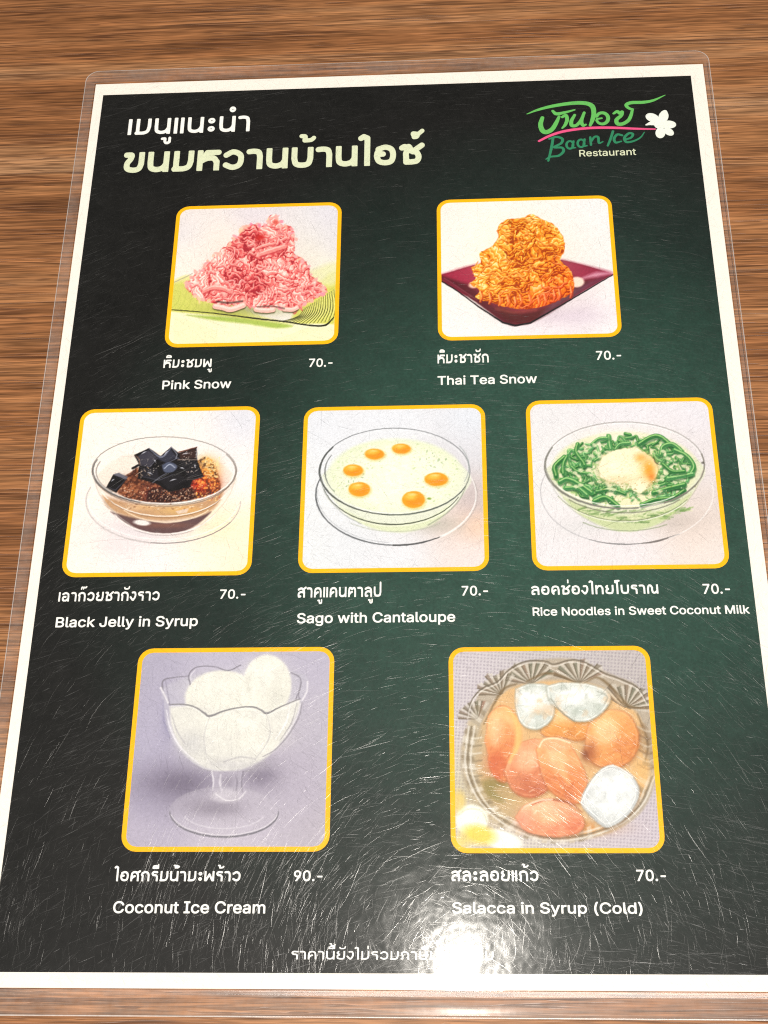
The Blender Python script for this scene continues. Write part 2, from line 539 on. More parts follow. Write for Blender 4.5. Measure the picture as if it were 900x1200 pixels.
# marks: offset from the right stem of the letter before, drawn unclipped
MK = {
    'ิ': [('C', -0.5, 1.30, -0.44, 1.46, -0.2, 1.5, 0.04, 1.42, 0.06, 1.30), ('C', -0.5, 1.29, -0.2, 1.29, 0.06, 1.29)],
    'ี': [('C', -0.5, 1.30, -0.44, 1.46, -0.2, 1.5, 0.0, 1.42, 0.06, 1.30), ('C', -0.5, 1.29, -0.2, 1.29, 0.06, 1.29), ('C', 0.06, 1.3, 0.06, 1.62)],
    'ั': [('C', -0.46, 1.42, -0.4, 1.3, -0.14, 1.28, 0.04, 1.34, 0.1, 1.5)],
    'ู': [('C', -0.3, -0.3, -0.14, -0.3, -0.14, -0.46, -0.08, -0.56, 0.06, -0.56, 0.12, -0.46), ('C', 0.12, -0.26, 0.12, -0.5)],
    'ุ': [('C', -0.1, -0.3, 0.06, -0.3, 0.06, -0.6)],
    '้': [('C', -0.42, 1.54, -0.26, 1.52, -0.28, 1.36), ('C', -0.28, 1.32, 0.0, 1.34, 0.12, 1.44)],
    '๊': [('C', -0.5, 1.32, -0.46, 1.5, -0.3, 1.48, -0.26, 1.34), ('C', -0.26, 1.34, -0.16, 1.5, 0.0, 1.46, 0.1, 1.56)],
    '่': [('C', -0.06, 1.30, -0.06, 1.58)],
    '์': [('C', -0.2, 1.32, -0.26, 1.5, -0.04, 1.48, 0.14, 1.62), ('C', -0.22, 1.32, -0.1, 1.34, -0.04, 1.46)],
    'ํ': [('O', -0.1, 1.42, 0.11)],
}
HIGH = set('้๊่์')


def thai_line(name, text, x0, x1, yb, h, s, mat, z=Z_TEXT, parent=None, label=None, gap=0.20):
    text = text.replace('ำ', 'ํา')
    strokes = []      # (points, width, clip)
    x = 0.0
    prev_w = 0
    up = False

    def add(items, ox, oy, mark):
        for it in items:
            k, a = it[0], list(it[1:])
            if k == 'O':
                th = np.linspace(0, 2 * math.pi, 17)
                p = np.stack([a[0] + a[2] * np.cos(th), a[1] + a[2] * np.sin(th)], -1)
                if not mark:
                    p[:, 1] = s / 2 + p[:, 1] * (1 - s)
                strokes.append((p + (ox, oy), s * 0.72, False))
                continue
            p = np.array(a, float).reshape(-1, 2)
            if k == 'C':
                p = smooth_line(p, 5)
            if not mark:
                p[:, 1] = np.where((p[:, 1] <= 1.2) & (p[:, 1] > -0.3), s / 2 + p[:, 1] * (1 - s), p[:, 1])
            strokes.append((p + (ox, oy), s * (0.78 if mark else 1), (k != 'U') and not mark))

    for ch in text:
        if ch == ' ':
            x += 0.4
            continue
        if ch in MK:
            oy = 0.30 if (ch in HIGH and up) else 0.0
            add(MK[ch], x - gap - s + 0.0, oy, True)
            if ch not in 'ูุ':
                up = True
            continue
        wd, items = GL[ch]
        add(items, x, 0, False)
        x += wd + gap + s
        up = False
    total = x - gap - s
    pad = s
    cell = 1 / 26.0
    gx = np.arange(-0.5, total + 0.7, cell)
    gy = np.arange(-0.8, 2.1, cell)
    X, Y = np.meshgrid(gx, gy)
    F = np.full(X.shape, 1e9)
    for p, wd, clip in strokes:
        i0 = max(0, int((p[:, 0].min() - wd - gx[0]) / cell) - 1)
        i1 = min(len(gx), int((p[:, 0].max() + wd - gx[0]) / cell) + 3)
        sub = (slice(None), slice(i0, i1))
        d = seg_dist(X[sub], Y[sub], p, np.full(len(p), wd))
        if clip:
            d = np.maximum(d, np.maximum(-Y[sub], Y[sub] - 1))
        F[sub] = np.minimum(F[sub], d)
    sx = (x1 - x0) / (total + s)
    me = field_mesh(name, x0 + (X + s / 2) * sx, yb + Y * h, F, z)
    return link(name, me, mat, parent or menu, label)


DG = bpy.context.evaluated_depsgraph_get


try:      # the sans serif that ships inside Blender
    import os
    SANS = bpy.data.fonts.load(os.path.join(bpy.utils.system_resource('DATAFILES'), 'fonts', 'Inter.woff2'))
except Exception:
    SANS = None


def font_mesh(body, weight):
    cu = bpy.data.curves.new('lettering', 'FONT')
    if SANS is not None:
        cu.font = SANS
    cu.body = body
    cu.offset = weight
    cu.fill_mode = 'BOTH'
    cu.resolution_u = 3
    o = bpy.data.objects.new('lettering', cu)
    COL.objects.link(o)
    dg = DG()
    dg.update()
    me = bpy.data.meshes.new_from_object(o.evaluated_get(dg))
    bpy.data.objects.remove(o)
    bpy.data.curves.remove(cu)
    return me


_cap = {}


def latin_line(name, body, x0, x1, yb, cap, mat, weight=0.1, z=Z_TEXT, parent=None, label=None):
    """type set in the sans serif, emboldened by growing its outline by weight x cap height"""
    if 'H' not in _cap:
        ys = [v.co.y for v in font_mesh('H', 0).vertices]
        _cap['H'] = (max(ys) - min(ys), min(ys))
    hc, y0 = _cap['H']
    me = font_mesh(body, 0)
    co = np.array([v.co[:2] for v in me.vertices])
    a, b = co[:, 0].min(), co[:, 0].max()
    g = weight * cap / 2
    kx, ky = (x1 - x0 - 2 * g) / (b - a), (cap - 2 * g) / hc
    co = np.stack([x0 + g + (co[:, 0] - a) * kx, yb + g + (co[:, 1] - y0) * ky], -1)
    cnt = {}
    for p in me.polygons:
        vs = list(p.vertices)
        for i, j in zip(vs, vs[1:] + vs[:1]):
            k = (min(i, j), max(i, j))
            cnt[k] = cnt.get(k, 0) + 1
    rim = [k for k, c in cnt.items() if c == 1]
    bpy.data.meshes.remove(me)
    cell = cap / 30
    gx = np.arange(x0 - 0.3, x1 + 0.3, cell)
    gy = np.arange(yb - cap * 0.45, yb + cap * 1.25, cell)
    X, Y = np.meshgrid(gx, gy)
    D = np.full(X.shape, 1e9)
    par = np.zeros(X.shape, bool)
    e = 4 * cell + g
    for i, j in rim:
        p, q = co[i], co[j]
        lo, hi = np.minimum(p, q), np.maximum(p, q)
        i0, i1 = np.searchsorted(gx, lo[0] - e), np.searchsorted(gx, hi[0] + e)
        j0, j1 = np.searchsorted(gy, lo[1] - e), np.searchsorted(gy, hi[1] + e)
        sl = (slice(j0, j1), slice(i0, i1))
        if i1 > i0 and j1 > j0:
            d = q - p
            t = np.clip(((X[sl] - p[0]) * d[0] + (Y[sl] - p[1]) * d[1]) / (d @ d + 1e-12), 0, 1)
            D[sl] = np.minimum(D[sl], np.hypot(X[sl] - p[0] - t * d[0], Y[sl] - p[1] - t * d[1]))
        if p[1] != q[1]:
            r0, r1 = np.searchsorted(gy, lo[1]), np.searchsorted(gy, hi[1])
            if r1 > r0:
                xc = p[0] + (gy[r0:r1] - p[1]) / (q[1] - p[1]) * (q[0] - p[0])
                par[r0:r1] ^= gx[None, :] < xc[:, None]
    F = np.where(par, -D, D) - g
    F = np.clip(F, -9, 9)
    return link(name, field_mesh(name, X, Y, F, z), mat, parent or menu, label)


# ------------------------------------------------------------------ a small paint box for the printed pictures
def fbm(h, w, cell, octs=4, seed=0):
    r = np.random.default_rng(seed)
    out = np.zeros((h, w))
    amp, tot = 1.0, 0.0
    for o in range(octs):
        c = max(1.0, cell / 2 ** o)
        gh, gw = int(h / c) + 3, int(w / c) + 3
        g = r.random((gh, gw))
        y, x = np.arange(h) / c, np.arange(w) / c
        yi, xi = y.astype(int), x.astype(int)
        fy, fx = (y - yi), (x - xi)
        fy, fx = fy * fy * (3 - 2 * fy), fx * fx * (3 - 2 * fx)
        a = g[np.ix_(yi, xi)] * (1 - fx) + g[np.ix_(yi, xi + 1)] * fx
        b = g[np.ix_(yi + 1, xi)] * (1 - fx) + g[np.ix_(yi + 1, xi + 1)] * fx
        out += amp * (a * (1 - fy[:, None]) + b * fy[:, None])
        tot += amp
        amp *= 0.5
    return out / tot


class Paint:
    K = 0.72

    def __init__(s, ox, oy, sc, W, H, seed):
        s.ox, s.oy, s.sc = ox, oy, sc
        s.w, s.h = int(W * s.K), int(H * s.K)
        s.c = np.zeros((s.h, s.w, 3))
        s.Y, s.X = np.mgrid[0:s.h, 0:s.w] / s.K
        s.r = np.random.default_rng(seed)
        s.seed = seed

    def win(s, x0, x1, y0, y1):
        a, b = max(0, int(y0 * s.K)), min(s.h, int(y1 * s.K) + 2)
        c, d = max(0, int(x0 * s.K)), min(s.w, int(x1 * s.K) + 2)
        return (slice(a, b), slice(c, d)) if b > a and d > c else None

    def put(s, sl, m, col, a=1.0):
        m = (np.clip(m, 0, 1) * a)[..., None]
        s.c[sl] = s.c[sl] * (1 - m) + np.asarray(col, float) * m

    def wash(s, pts):
        """smooth background from scattered (x, y, colour) samples"""
        num = np.zeros_like(s.c)
        den = np.zeros((s.h, s.w, 1))
        for x, y, c in pts:
            k = (1.0 / ((s.X - x) ** 2 + (s.Y - y) ** 2 + 9000.0) ** 1.6)[..., None]
            num += k * np.array(c, float)
            den += k
        s.c = num / den

    def poly_mask(s, pts, soft, sl, smooth=True, rag=0.0, cell=12, seed=1):
        p = np.array(pts, float)
        if smooth:
            p = smooth_line(np.vstack([p, p[:1]]), 6)
        else:
            p = np.vstack([p, p[:1]])
        X, Y = s.X[sl], s.Y[sl]
        ins = np.zeros(X.shape, bool)
        D = np.full(X.shape, 1e9)
        for a, b in zip(p[:-1], p[1:]):
            d = b - a
            L = d @ d + 1e-9
            t = np.clip(((X - a[0]) * d[0] + (Y - a[1]) * d[1]) / L, 0, 1)
            D = np.minimum(D, np.hypot(X - a[0] - t * d[0], Y - a[1] - t * d[1]))
            if a[1] != b[1]:
                cr = ((a[1] > Y) != (b[1] > Y)) & (X < (b[0] - a[0]) * (Y - a[1]) / (b[1] - a[1]) + a[0])
                ins ^= cr
        F = np.where(ins, -D, D)
        if rag:
            F = F + rag * 2 * (fbm(*X.shape, cell * s.K, 3, seed) - 0.5)
        return np.clip(0.5 - F / (2 * soft), 0, 1)

    def poly(s, pts, col, a=1.0, soft=1.5, smooth=True, rag=0.0, cell=12, seed=1):
        p = np.array(pts, float)
        e = soft * 2 + rag + 6
        sl = s.win(p[:, 0].min() - e, p[:, 0].max() + e, p[:, 1].min() - e, p[:, 1].max() + e)
        if sl is None:
            return
        s.put(sl, s.poly_mask(pts, soft, sl, smooth, rag, cell, seed), col, a)

    def ell(s, cx, cy, rx, ry, col, a=1.0, soft=2.0, rot=0.0):
        R = max(rx, ry) + soft * 2 + 2
        sl = s.win(cx - R, cx + R, cy - R, cy + R)
        if sl is None:
            return
        c, n = math.cos(rot), math.sin(rot)
        x, y = s.X[sl] - cx, s.Y[sl] - cy
        u, v = (x * c + y * n) / rx, (-x * n + y * c) / ry
        q = np.sqrt(u * u + v * v) + 1e-9
        d = (q - 1) * min(rx, ry)
        s.put(sl, 0.5 - d / (2 * soft), col, a)

    def glow(s, cx, cy, rx, ry, col, a=1.0, rot=0.0):
        R = max(rx, ry) * 2.2
        sl = s.win(cx - R, cx + R, cy - R, cy + R)
        if sl is None:
            return
        c, n = math.cos(rot), math.sin(rot)
        x, y = s.X[sl] - cx, s.Y[sl] - cy
        u, v = (x * c + y * n) / rx, (-x * n + y * c) / ry
        s.put(sl, np.exp(-(u * u + v * v)), col, a)

    def line(s, pts, wd, col, a=1.0, soft=1.0, smooth=True):
        p = smooth_line(pts, 6) if smooth and len(pts) > 2 else np.array(pts, float)
        if np.isscalar(wd):
            ws = np.full(len(p), float(wd))
        else:
            ws = np.interp(np.linspace(0, 1, len(p)), np.linspace(0, 1, len(wd)), wd)
        e = ws.max() + soft * 2 + 2
        sl = s.win(p[:, 0].min() - e, p[:, 0].max() + e, p[:, 1].min() - e, p[:, 1].max() + e)
        if sl is None:
            return
        s.put(sl, 0.5 - seg_dist(s.X[sl], s.Y[sl], p, ws) / (2 * soft), col, a)

    def arc(s, cx, cy, rx, ry, a0, a1, wd, col, a=1.0, soft=1.0):
        th = np.radians(np.linspace(a0, a1, max(8, int(abs(a1 - a0) / 6))))
        s.line(np.stack([cx + rx * np.cos(th), cy + ry * np.sin(th)], -1), wd, col, a, soft, smooth=False)

    def grain(s, amp, cell, seed=0):
        s.c += ((fbm(s.h, s.w, cell * s.K, 3, seed) - 0.5) * 2 * amp)[..., None]

    def sheets(s, pts, n, wl, stops, seed, soft=2.0, rag=10, cell=22, tone=None, spread=0.9, lean=0.0, crease=9.0):
        """a heap of thin folded sheets: warped patches, each pleated its own way, dark in the creases"""
        r = np.random.default_rng(seed)
        h, w = s.h, s.w
        wx = s.X + 34 * (fbm(h, w, 46 * s.K, 3, seed + 1) - 0.5) + 12 * (fbm(h, w, 14 * s.K, 2, seed + 5) - 0.5)
        wy = s.Y + 34 * (fbm(h, w, 46 * s.K, 3, seed + 2) - 0.5) + 12 * (fbm(h, w, 14 * s.K, 2, seed + 6) - 0.5)
        fold = fbm(h, w, 30 * s.K, 3, seed + 3)
        c = s.inside(pts, n)
        d1 = np.full((h, w), 1e9)
        d2 = np.full((h, w), 1e9)
        val = np.zeros((h, w))
        for (cx, cy) in c:
            a = lean + r.normal(0, spread)
            st = r.uniform(0.7, 1.5)
            ux, uy = (wx - cx), (wy - cy)
            du = ux * math.cos(a) + uy * math.sin(a)
            dv = -ux * math.sin(a) + uy * math.cos(a)
            d = np.hypot(du / st, dv * st)
            L = wl * r.uniform(0.7, 1.5)
            ph = dv / L + 2.4 * fold + r.random()
            t = ph - np.floor(ph)
            v = np.where(t < 0.16, t / 0.16, (1 - (t - 0.16) / 0.84) ** 1.3)
            v = 0.20 + 0.62 * v + r.normal(0, 0.11) - 0.20 * np.clip(dv / 40, -0.6, 1)
            first = d < d1
            d2 = np.where(first, d1, np.minimum(d2, d))
            val = np.where(first, v, val)
            d1 = np.where(first, d, d1)
        val -= 0.42 * np.exp(-(d2 - d1) / crease)
        val += 0.22 * (fbm(h, w, 5 * s.K, 2, seed + 4) - 0.5)
        if tone is not None:
            val = val + tone(s.X, s.Y)
        xs = np.linspace(0, 1, len(stops))
        st_ = np.array(stops, float)
        col = np.stack([np.interp(val, xs, st_[:, k]) for k in range(3)], -1)
        full = (slice(0, h), slice(0, w))
        m = s.poly_mask(pts, soft, full, True, rag, cell, seed)
        s.put(full, m, col)
        return m

    def finish(s, warp=1.0, sharp=0.6, grain=3.0, seed=5):
        """printed-photograph finish: slight wander of every edge, a crisp edge halo, ink grain"""
        h, w = s.h, s.w
        dx = warp * s.K * 2 * (fbm(h, w, 11, 2, seed) - 0.5)
        dy = warp * s.K * 2 * (fbm(h, w, 11, 2, seed + 1) - 0.5)
        yy, xx = np.mgrid[0:h, 0:w]
        x = np.clip(xx + dx, 0, w - 1.001)
        y = np.clip(yy + dy, 0, h - 1.001)
        xi, yi = x.astype(int), y.astype(int)
        fx, fy = (x - xi)[..., None], (y - yi)[..., None]
        c = s.c
        c = (c[yi, xi] * (1 - fx) + c[yi, xi + 1] * fx) * (1 - fy) + (c[yi + 1, xi] * (1 - fx) + c[yi + 1, xi + 1] * fx) * fy
        b = c.copy()
        for ax in (0, 1):
            b = (np.roll(b, 1, ax) + np.roll(b, -1, ax) + np.roll(b, 2, ax) + np.roll(b, -2, ax) + b) / 5
        c = c + sharp * (c - b)
        c = c + (grain * 2 * (fbm(h, w, 2.2, 2, seed + 2) - 0.5))[..., None]
        c = c + (grain * 2 * (fbm(h, w, 9, 3, seed + 3) - 0.5))[..., None]
        s.c = np.clip(c, 0, 255)

    def inside(s, pts, n):
        p = np.array(pts, float)
        out = []
        lo, hi = p.min(0), p.max(0)
        while len(out) < n:
            q = lo + s.r.random(2) * (hi - lo)
            c = False
            for a, b in zip(p, np.roll(p, -1, 0)):
                if (a[1] > q[1]) != (b[1] > q[1]) and q[0] < (b[0] - a[0]) * (q[1] - a[1]) / (b[1] - a[1]) + a[0]:
                    c = not c
            if c:
                out.append(q)
        return out

    def at(s, u, v):
        x = np.clip(((u - s.ox) * s.sc) * s.K, 0, s.w - 1.001)
        y = np.clip(((v - s.oy) * s.sc) * s.K, 0, s.h - 1.001)
        xi, yi = x.astype(int), y.astype(int)
        fx, fy = (x - xi)[..., None], (y - yi)[..., None]
        c = s.c
        return (c[yi, xi] * (1 - fx) + c[yi, xi + 1] * fx) * (1 - fy) + (c[yi + 1, xi] * (1 - fx) + c[yi + 1, xi + 1] * fx) * fy


def ruffle(P, x, y, L, wd, ang, dark, mid, light, wig=0.35, a=1.0):
    """one folded ribbon of shaved ice: shade below, body, lit upper edge"""
    n = 5
    t = np.linspace(-0.5, 0.5, n)
    ph = P.r.random() * 6.28
    off = np.sin(t * 6.5 + ph) * wd * wig * (0.6 + P.r.random())
    c, s_ = math.cos(ang), math.sin(ang)
    px = x + t * L * c - off * s_
    py = y + t * L * s_ + off * c
    p = np.stack([px, py], -1)
    P.line(p + (wd * 0.12, wd * 0.42), [wd * 0.5, wd * 0.9, wd * 0.5], dark, 0.85 * a, 1.6)
    P.line(p, [wd * 0.5, wd * 0.85, wd * 0.5], mid, 0.92 * a, 1.3)
    P.line(p - (0, wd * 0.24), [1.2, wd * 0.34, 1.2], light, 0.85 * a, 1.2)


def paint_pink():
    P = Paint(190, 230, 4.186, 900, 765, 21)
    P.wash([(80, 80, (236, 228, 226)), (450, 70, (226, 220, 228)), (850, 80, (224, 222, 232)), (80, 200, (222, 220, 228)), (850, 260, (222, 220, 230)),
            (100, 290, (244, 240, 232)), (300, 250, (242, 234, 226)), (80, 400, (246, 240, 228)), (840, 380, (238, 240, 214)), (780, 340, (232, 232, 220))])
    P.poly([(40, 428), (130, 392), (200, 440), (400, 560), (600, 620), (860, 640), (860, 780), (20, 780)], (226, 228, 150), 1, 6)
    P.poly([(40, 440), (130, 430), (250, 530), (420, 590), (500, 640), (40, 575)], (206, 212, 96), 0.9, 10)
    P.poly([(690, 520), (760, 440), (860, 380), (860, 600), (800, 640), (640, 620)], (210, 214, 92), 0.95, 10)
    P.poly([(700, 380), (860, 330), (860, 430), (760, 440)], (226, 230, 178), 0.8, 14)
    P.poly([(40, 570), (300, 595), (560, 630), (860, 640), (860, 760), (20, 760)], (243, 243, 206), 1, 5)
    P.poly([(120, 588), (300, 596), (480, 615), (640, 640), (560, 652), (420, 632), (250, 612)], (160, 190, 70), 0.9, 6)
    P.glow(430, 560, 180, 30, (96, 120, 30), 0.55)
    for k in range(26):
        y0 = 610 + k * 6
        P.line([(60, y0 - 10), (150, y0 + 12 + k), (270, y0 + 60 + k * 3)], 3, (214, 220, 160), 0.35, 2)
        P.line([(520 + k * 14, 720), (610 + k * 12, 690), (720 + k * 8, 650)], 3, (222, 226, 170), 0.35, 2)
    for k in range(15):
        t = k / 14
        bx, by = 575 + 262 * t, 622 + 12 * math.sin(t * 3) - 8 * t
        tx, ty = 700 + 142 * t, 556 - 92 * t
        mx, my = (bx + tx) / 2 + 26 * (1 - t * 0.5), (by + ty) / 2 + 8
        P.line([(bx + 6, by), (mx + 7, my), (tx + 8, ty)], [3, 7, 3], (232, 232, 136), 0.8, 2)
        P.line([(bx, by), (mx, my), (tx, ty)], [2, 4.5, 2], (44, 50, 18), 0.9, 1.4)
    for k in range(14):
        P.line([(95 + k * 26, 470 + k * 5), (80 + k * 30, 520 + k * 5), (50 + k * 34, 552 + k * 5)], 3, (174, 190, 70), 0.5, 2.2)
    P.line([(45, 562), (200, 574), (330, 588), (470, 606), (600, 620), (720, 638), (800, 638), (842, 600)], [5, 5, 6, 8, 7, 8, 9, 5], (26, 30, 16), 1, 1.4)
    P.line([(60, 428), (110, 405), (150, 385)], 3, (150, 145, 140), 0.9, 1.5)
    sil = [(120, 440), (150, 400), (240, 320), (300, 262), (370, 205), (415, 150), (450, 145), (505, 150), (530, 112), (560, 105), (588, 150), (636, 162), (650, 230),
           (645, 290), (705, 330), (735, 400), (805, 462), (780, 492), (700, 530), (650, 565), (560, 552), (480, 560), (400, 540), (300, 540), (230, 520), (160, 500)]
    P.glow(440, 400, 300, 190, (250, 206, 196), 0.35)
    P.poly(sil, (216, 88, 88), 1, 3, rag=14, cell=26, seed=5)
    stops = [(172, 40, 52), (214, 80, 84), (234, 118, 114), (244, 150, 144), (250, 184, 174), (255, 214, 204), (255, 236, 228)]
    P.sheets(sil, 46, 25, stops, 31, 2.0, 14, 24, lambda X, Y: 0.06 + 0.12 * np.clip(np.abs(X - 450) / 250, 0, 1) - 0.24 * np.exp(-((X - 480) / 40) ** 2 - ((Y - 210) / 26) ** 2) - 0.14 * np.exp(-((X - 470) / 150) ** 2 - ((Y - 420) / 40) ** 2), 0.8, 0.05)
    for x, y in sorted(P.inside(sil, 46), key=lambda q: q[1]):
        side = np.clip((x - 450) / 400, -1, 1)
        v = P.r.uniform(-1, 1)
        ruffle(P, x, y, P.r.uniform(30, 70), P.r.uniform(9, 18), P.r.normal(0.1 + 0.3 * side, 0.6), (196, 60, 70), (240 + 8 * v, 150 + 22 * v, 142 + 22 * v), (255, 214, 204), 0.7, 0.75)
    for q in range(90):   # crinkled outline
        i = P.r.integers(0, len(sil))
        a, b = np.array(sil[i]), np.array(sil[(i + 1) % len(sil)])
        p = a + (b - a) * P.r.random()
        P.ell(p[0] + P.r.normal(0, 5), p[1] + P.r.normal(0, 5), P.r.uniform(6, 16), P.r.uniform(4, 9), (248, 176 + P.r.normal(0, 18), 168), 0.85, 2.0, P.r.random() * 3)
    P.ell(482, 208, 24, 15, (204, 42, 40), 0.8, 7, -0.2)
    P.ell(556, 134, 15, 12, (214, 70, 58), 0.8, 6)
    for x0, y0, x1, y1, n, h in [(265, 300, 370, 262, 8, 36), (505, 325, 615, 330, 7, 36), (480, 475, 560, 455, 6, 52)]:
        for k in range(n):
            t = k / (n - 1)
            x, y = x0 + (x1 - x0) * t, y0 + (y1 - y0) * t + P.r.normal(0, 4)
            hh = h * P.r.uniform(0.6, 1.1)
            P.line([(x + 4, y + 4), (x + 9, y + hh * 0.5 + 4), (x + 3, y + hh + 4)], 4, (204, 70, 78), 0.7, 1.8)
            P.line([(x, y), (x + P.r.uniform(2, 9), y + hh * 0.5), (x, y + hh)], [2, 6, 2], (255, 196, 186), 0.85, 1.6)
    for pl, wd in [([(482, 290), (530, 272), (602, 252)], 26), ([(205, 472), (250, 452), (300, 456), (335, 474)], 24), ([(462, 262), (500, 247), (556, 236)], 14)]:
        p = np.array(pl, float)
        P.line(p + (3, wd * 0.5), wd * 0.5, (196, 62, 68), 0.7, 3)
        P.line(p, [wd * 0.6, wd, wd * 0.7], (242, 150, 142), 0.9, 2.5)
        P.line(p - (0, wd * 0.22), [wd * 0.1, wd * 0.35, wd * 0.1], (255, 212, 202), 0.9, 3)
    for pl, wd in [([(262, 545), (300, 552), (340, 560), (400, 540)], 26), ([(462, 560), (510, 566), (545, 562)], 24), ([(600, 560), (640, 562), (662, 552)], 20)]:
        p = np.array(pl, float)
        P.line(p + (0, 6), wd, (60, 60, 26), 0.8, 4)
        P.line(p, wd, (248, 192, 180), 1, 2)
        P.line(p - (0, 5), wd * 0.4, (255, 226, 216), 0.9, 3)
    P.line([(270, 522), (330, 528), (395, 520)], 8, (52, 44, 40), 0.75, 4)
    P.line([(470, 548), (540, 545), (600, 556)], 7, (70, 50, 44), 0.7, 4)
    P.finish()
    return P


def paint_tea():
    P = Paint(505, 225, 3.913, 900, 724, 22)
    P.wash([(60, 60, (238, 236, 230)), (450, 60, (240, 240, 238)), (800, 60, (238, 238, 240)), (60, 250, (244, 240, 236)), (250, 220, (250, 247, 240)), (780, 250, (236, 236, 236)),
            (60, 550, (244, 238, 238)), (200, 640, (244, 240, 240)), (500, 640, (236, 230, 238)), (700, 520, (226, 216, 226)), (840, 640, (240, 236, 240)), (830, 450, (238, 234, 236))])
    plate = [(45, 385), (190, 342), (330, 330), (600, 316), (720, 345), (835, 382), (700, 460), (560, 545), (455, 605), (380, 616), (330, 600), (200, 505), (45, 415)]
    P.glow(560, 570, 220, 45, (206, 192, 212), 0.6)
    P.poly(plate, (112, 22, 44), 1, 2.5, smooth=False)
    P.poly([(45, 385), (190, 342), (330, 330), (260, 420), (150, 420)], (166, 30, 66), 0.85, 10)
    P.poly([(600, 316), (720, 345), (832, 380), (700, 400), (640, 380)], (150, 32, 66), 0.9, 10)
    P.line([(690, 402), (760, 384), (830, 378)], [6, 22, 6], (232, 176, 200), 0.75, 8)
    P.poly([(45, 392), (110, 430), (220, 520), (330, 598), (380, 614), (300, 540), (180, 440)], (70, 14, 26), 0.8, 8)
    P.poly([(300, 530), (420, 560), (560, 520), (640, 450), (720, 420), (600, 520), (470, 598), (390, 610), (330, 580)], (66, 16, 20), 0.85, 10)
    P.poly([(600, 470), (720, 420), (790, 400), (690, 462), (560, 545), (500, 575)], (104, 66, 96), 0.55, 12)
    P.line([(300, 540), (380, 556), (480, 545)], 8, (150, 60, 50), 0.6, 8)
    P.line([(45, 412), (120, 458), (220, 532), (330, 604), (385, 618), (455, 606), (560, 546), (700, 464), (835, 384)], [6, 6, 7, 9, 9, 8, 7, 6, 4], (16, 12, 20), 1, 1.5, smooth=False)
    P.line([(60, 400), (120, 438), (210, 500)], 3, (150, 70, 90), 0.6, 2)
    P.ell(668, 418, 34, 24, (246, 220, 208), 1, 4)
    P.ell(195, 432, 22, 14, (244, 200, 180), 1, 4)
    sil = [(182, 350), (230, 330), (226, 288), (282, 252), (308, 212), (310, 160), (360, 132), (420, 130), (465, 108), (510, 135), (570, 160), (606, 220), (610, 280), (590, 318),
           (640, 370), (656, 430), (650, 462), (600, 492), (520, 524), (430, 542), (340, 530), (290, 515), (205, 490), (225, 460), (185, 428), (205, 400)]
    P.glow(420, 330, 260, 230, (252, 226, 176), 0.3)
    P.poly(sil, (232, 120, 26), 1, 3, rag=6, cell=24, seed=9)
    stops = [(170, 66, 6), (220, 110, 14), (238, 142, 30), (248, 170, 52), (254, 198, 84), (255, 220, 130), (255, 238, 186)]
    m = P.sheets(sil, 50, 21, stops, 37, 2.0, 7, 22, lambda X, Y: 0.13 * np.clip((330 - X) / 130, -0.4, 1) + 0.05 + 0.06 * np.clip((300 - Y) / 200, -1, 1), 0.7, -0.1)
    red = np.clip((P.X - 400) / 240 + (P.Y - 400) / 200, 0, 1) * 0.55 * m
    P.c = P.c * (1 - red[..., None]) + (P.c * np.array((1.0, 0.66, 0.55))) * red[..., None]
    for x, y in sorted(P.inside(sil, 60), key=lambda q: q[1]):
        rd = np.clip((x - 380) / 260 + (y - 380) / 200, 0, 1)
        v = P.r.uniform(-1, 1)
        ang = P.r.normal(-0.5 if x < 330 else (0.5 if y < 330 else -0.35), 0.5)
        ruffle(P, x, y, P.r.uniform(24, 70), P.r.uniform(5, 12), ang, (186, 74 - 24 * rd, 8), (246, 160 - 46 * rd + 14 * v, 54 + 10 * v), (255, 212 - 30 * rd, 124), 0.5, 0.7)
    for k in range(12):   # folded fringe round the foot
        t = k / 11
        x = 232 + 396 * t + P.r.normal(0, 5)
        y = 500 + 26 * math.sin(t * 3.1) - 26 * t * t + P.r.normal(0, 4)
        P.line([(x + 4, y - 34), (x + 10, y - 4), (x + 2, y + 16)], 8, (186, 50, 8), 0.6, 2.5)
        P.line([(x, y - 36), (x + P.r.uniform(2, 9), y - 8), (x - 2, y + 14)], [4, 11, 5], (250, 146 - 34 * t, 64), 0.8, 2.2)
        P.line([(x - 2, y - 34), (x + 3, y - 8)], 4, (255, 206, 140), 0.7, 2)
    for k in range(46):
        x, y = P.r.uniform(330, 500), P.r.uniform(130, 310)
        P.ell(x, y, P.r.uniform(3, 7), P.r.uniform(2, 4), (150, 70, 8), 0.55, 2, P.r.random() * 3)
    P.finish()
    return P


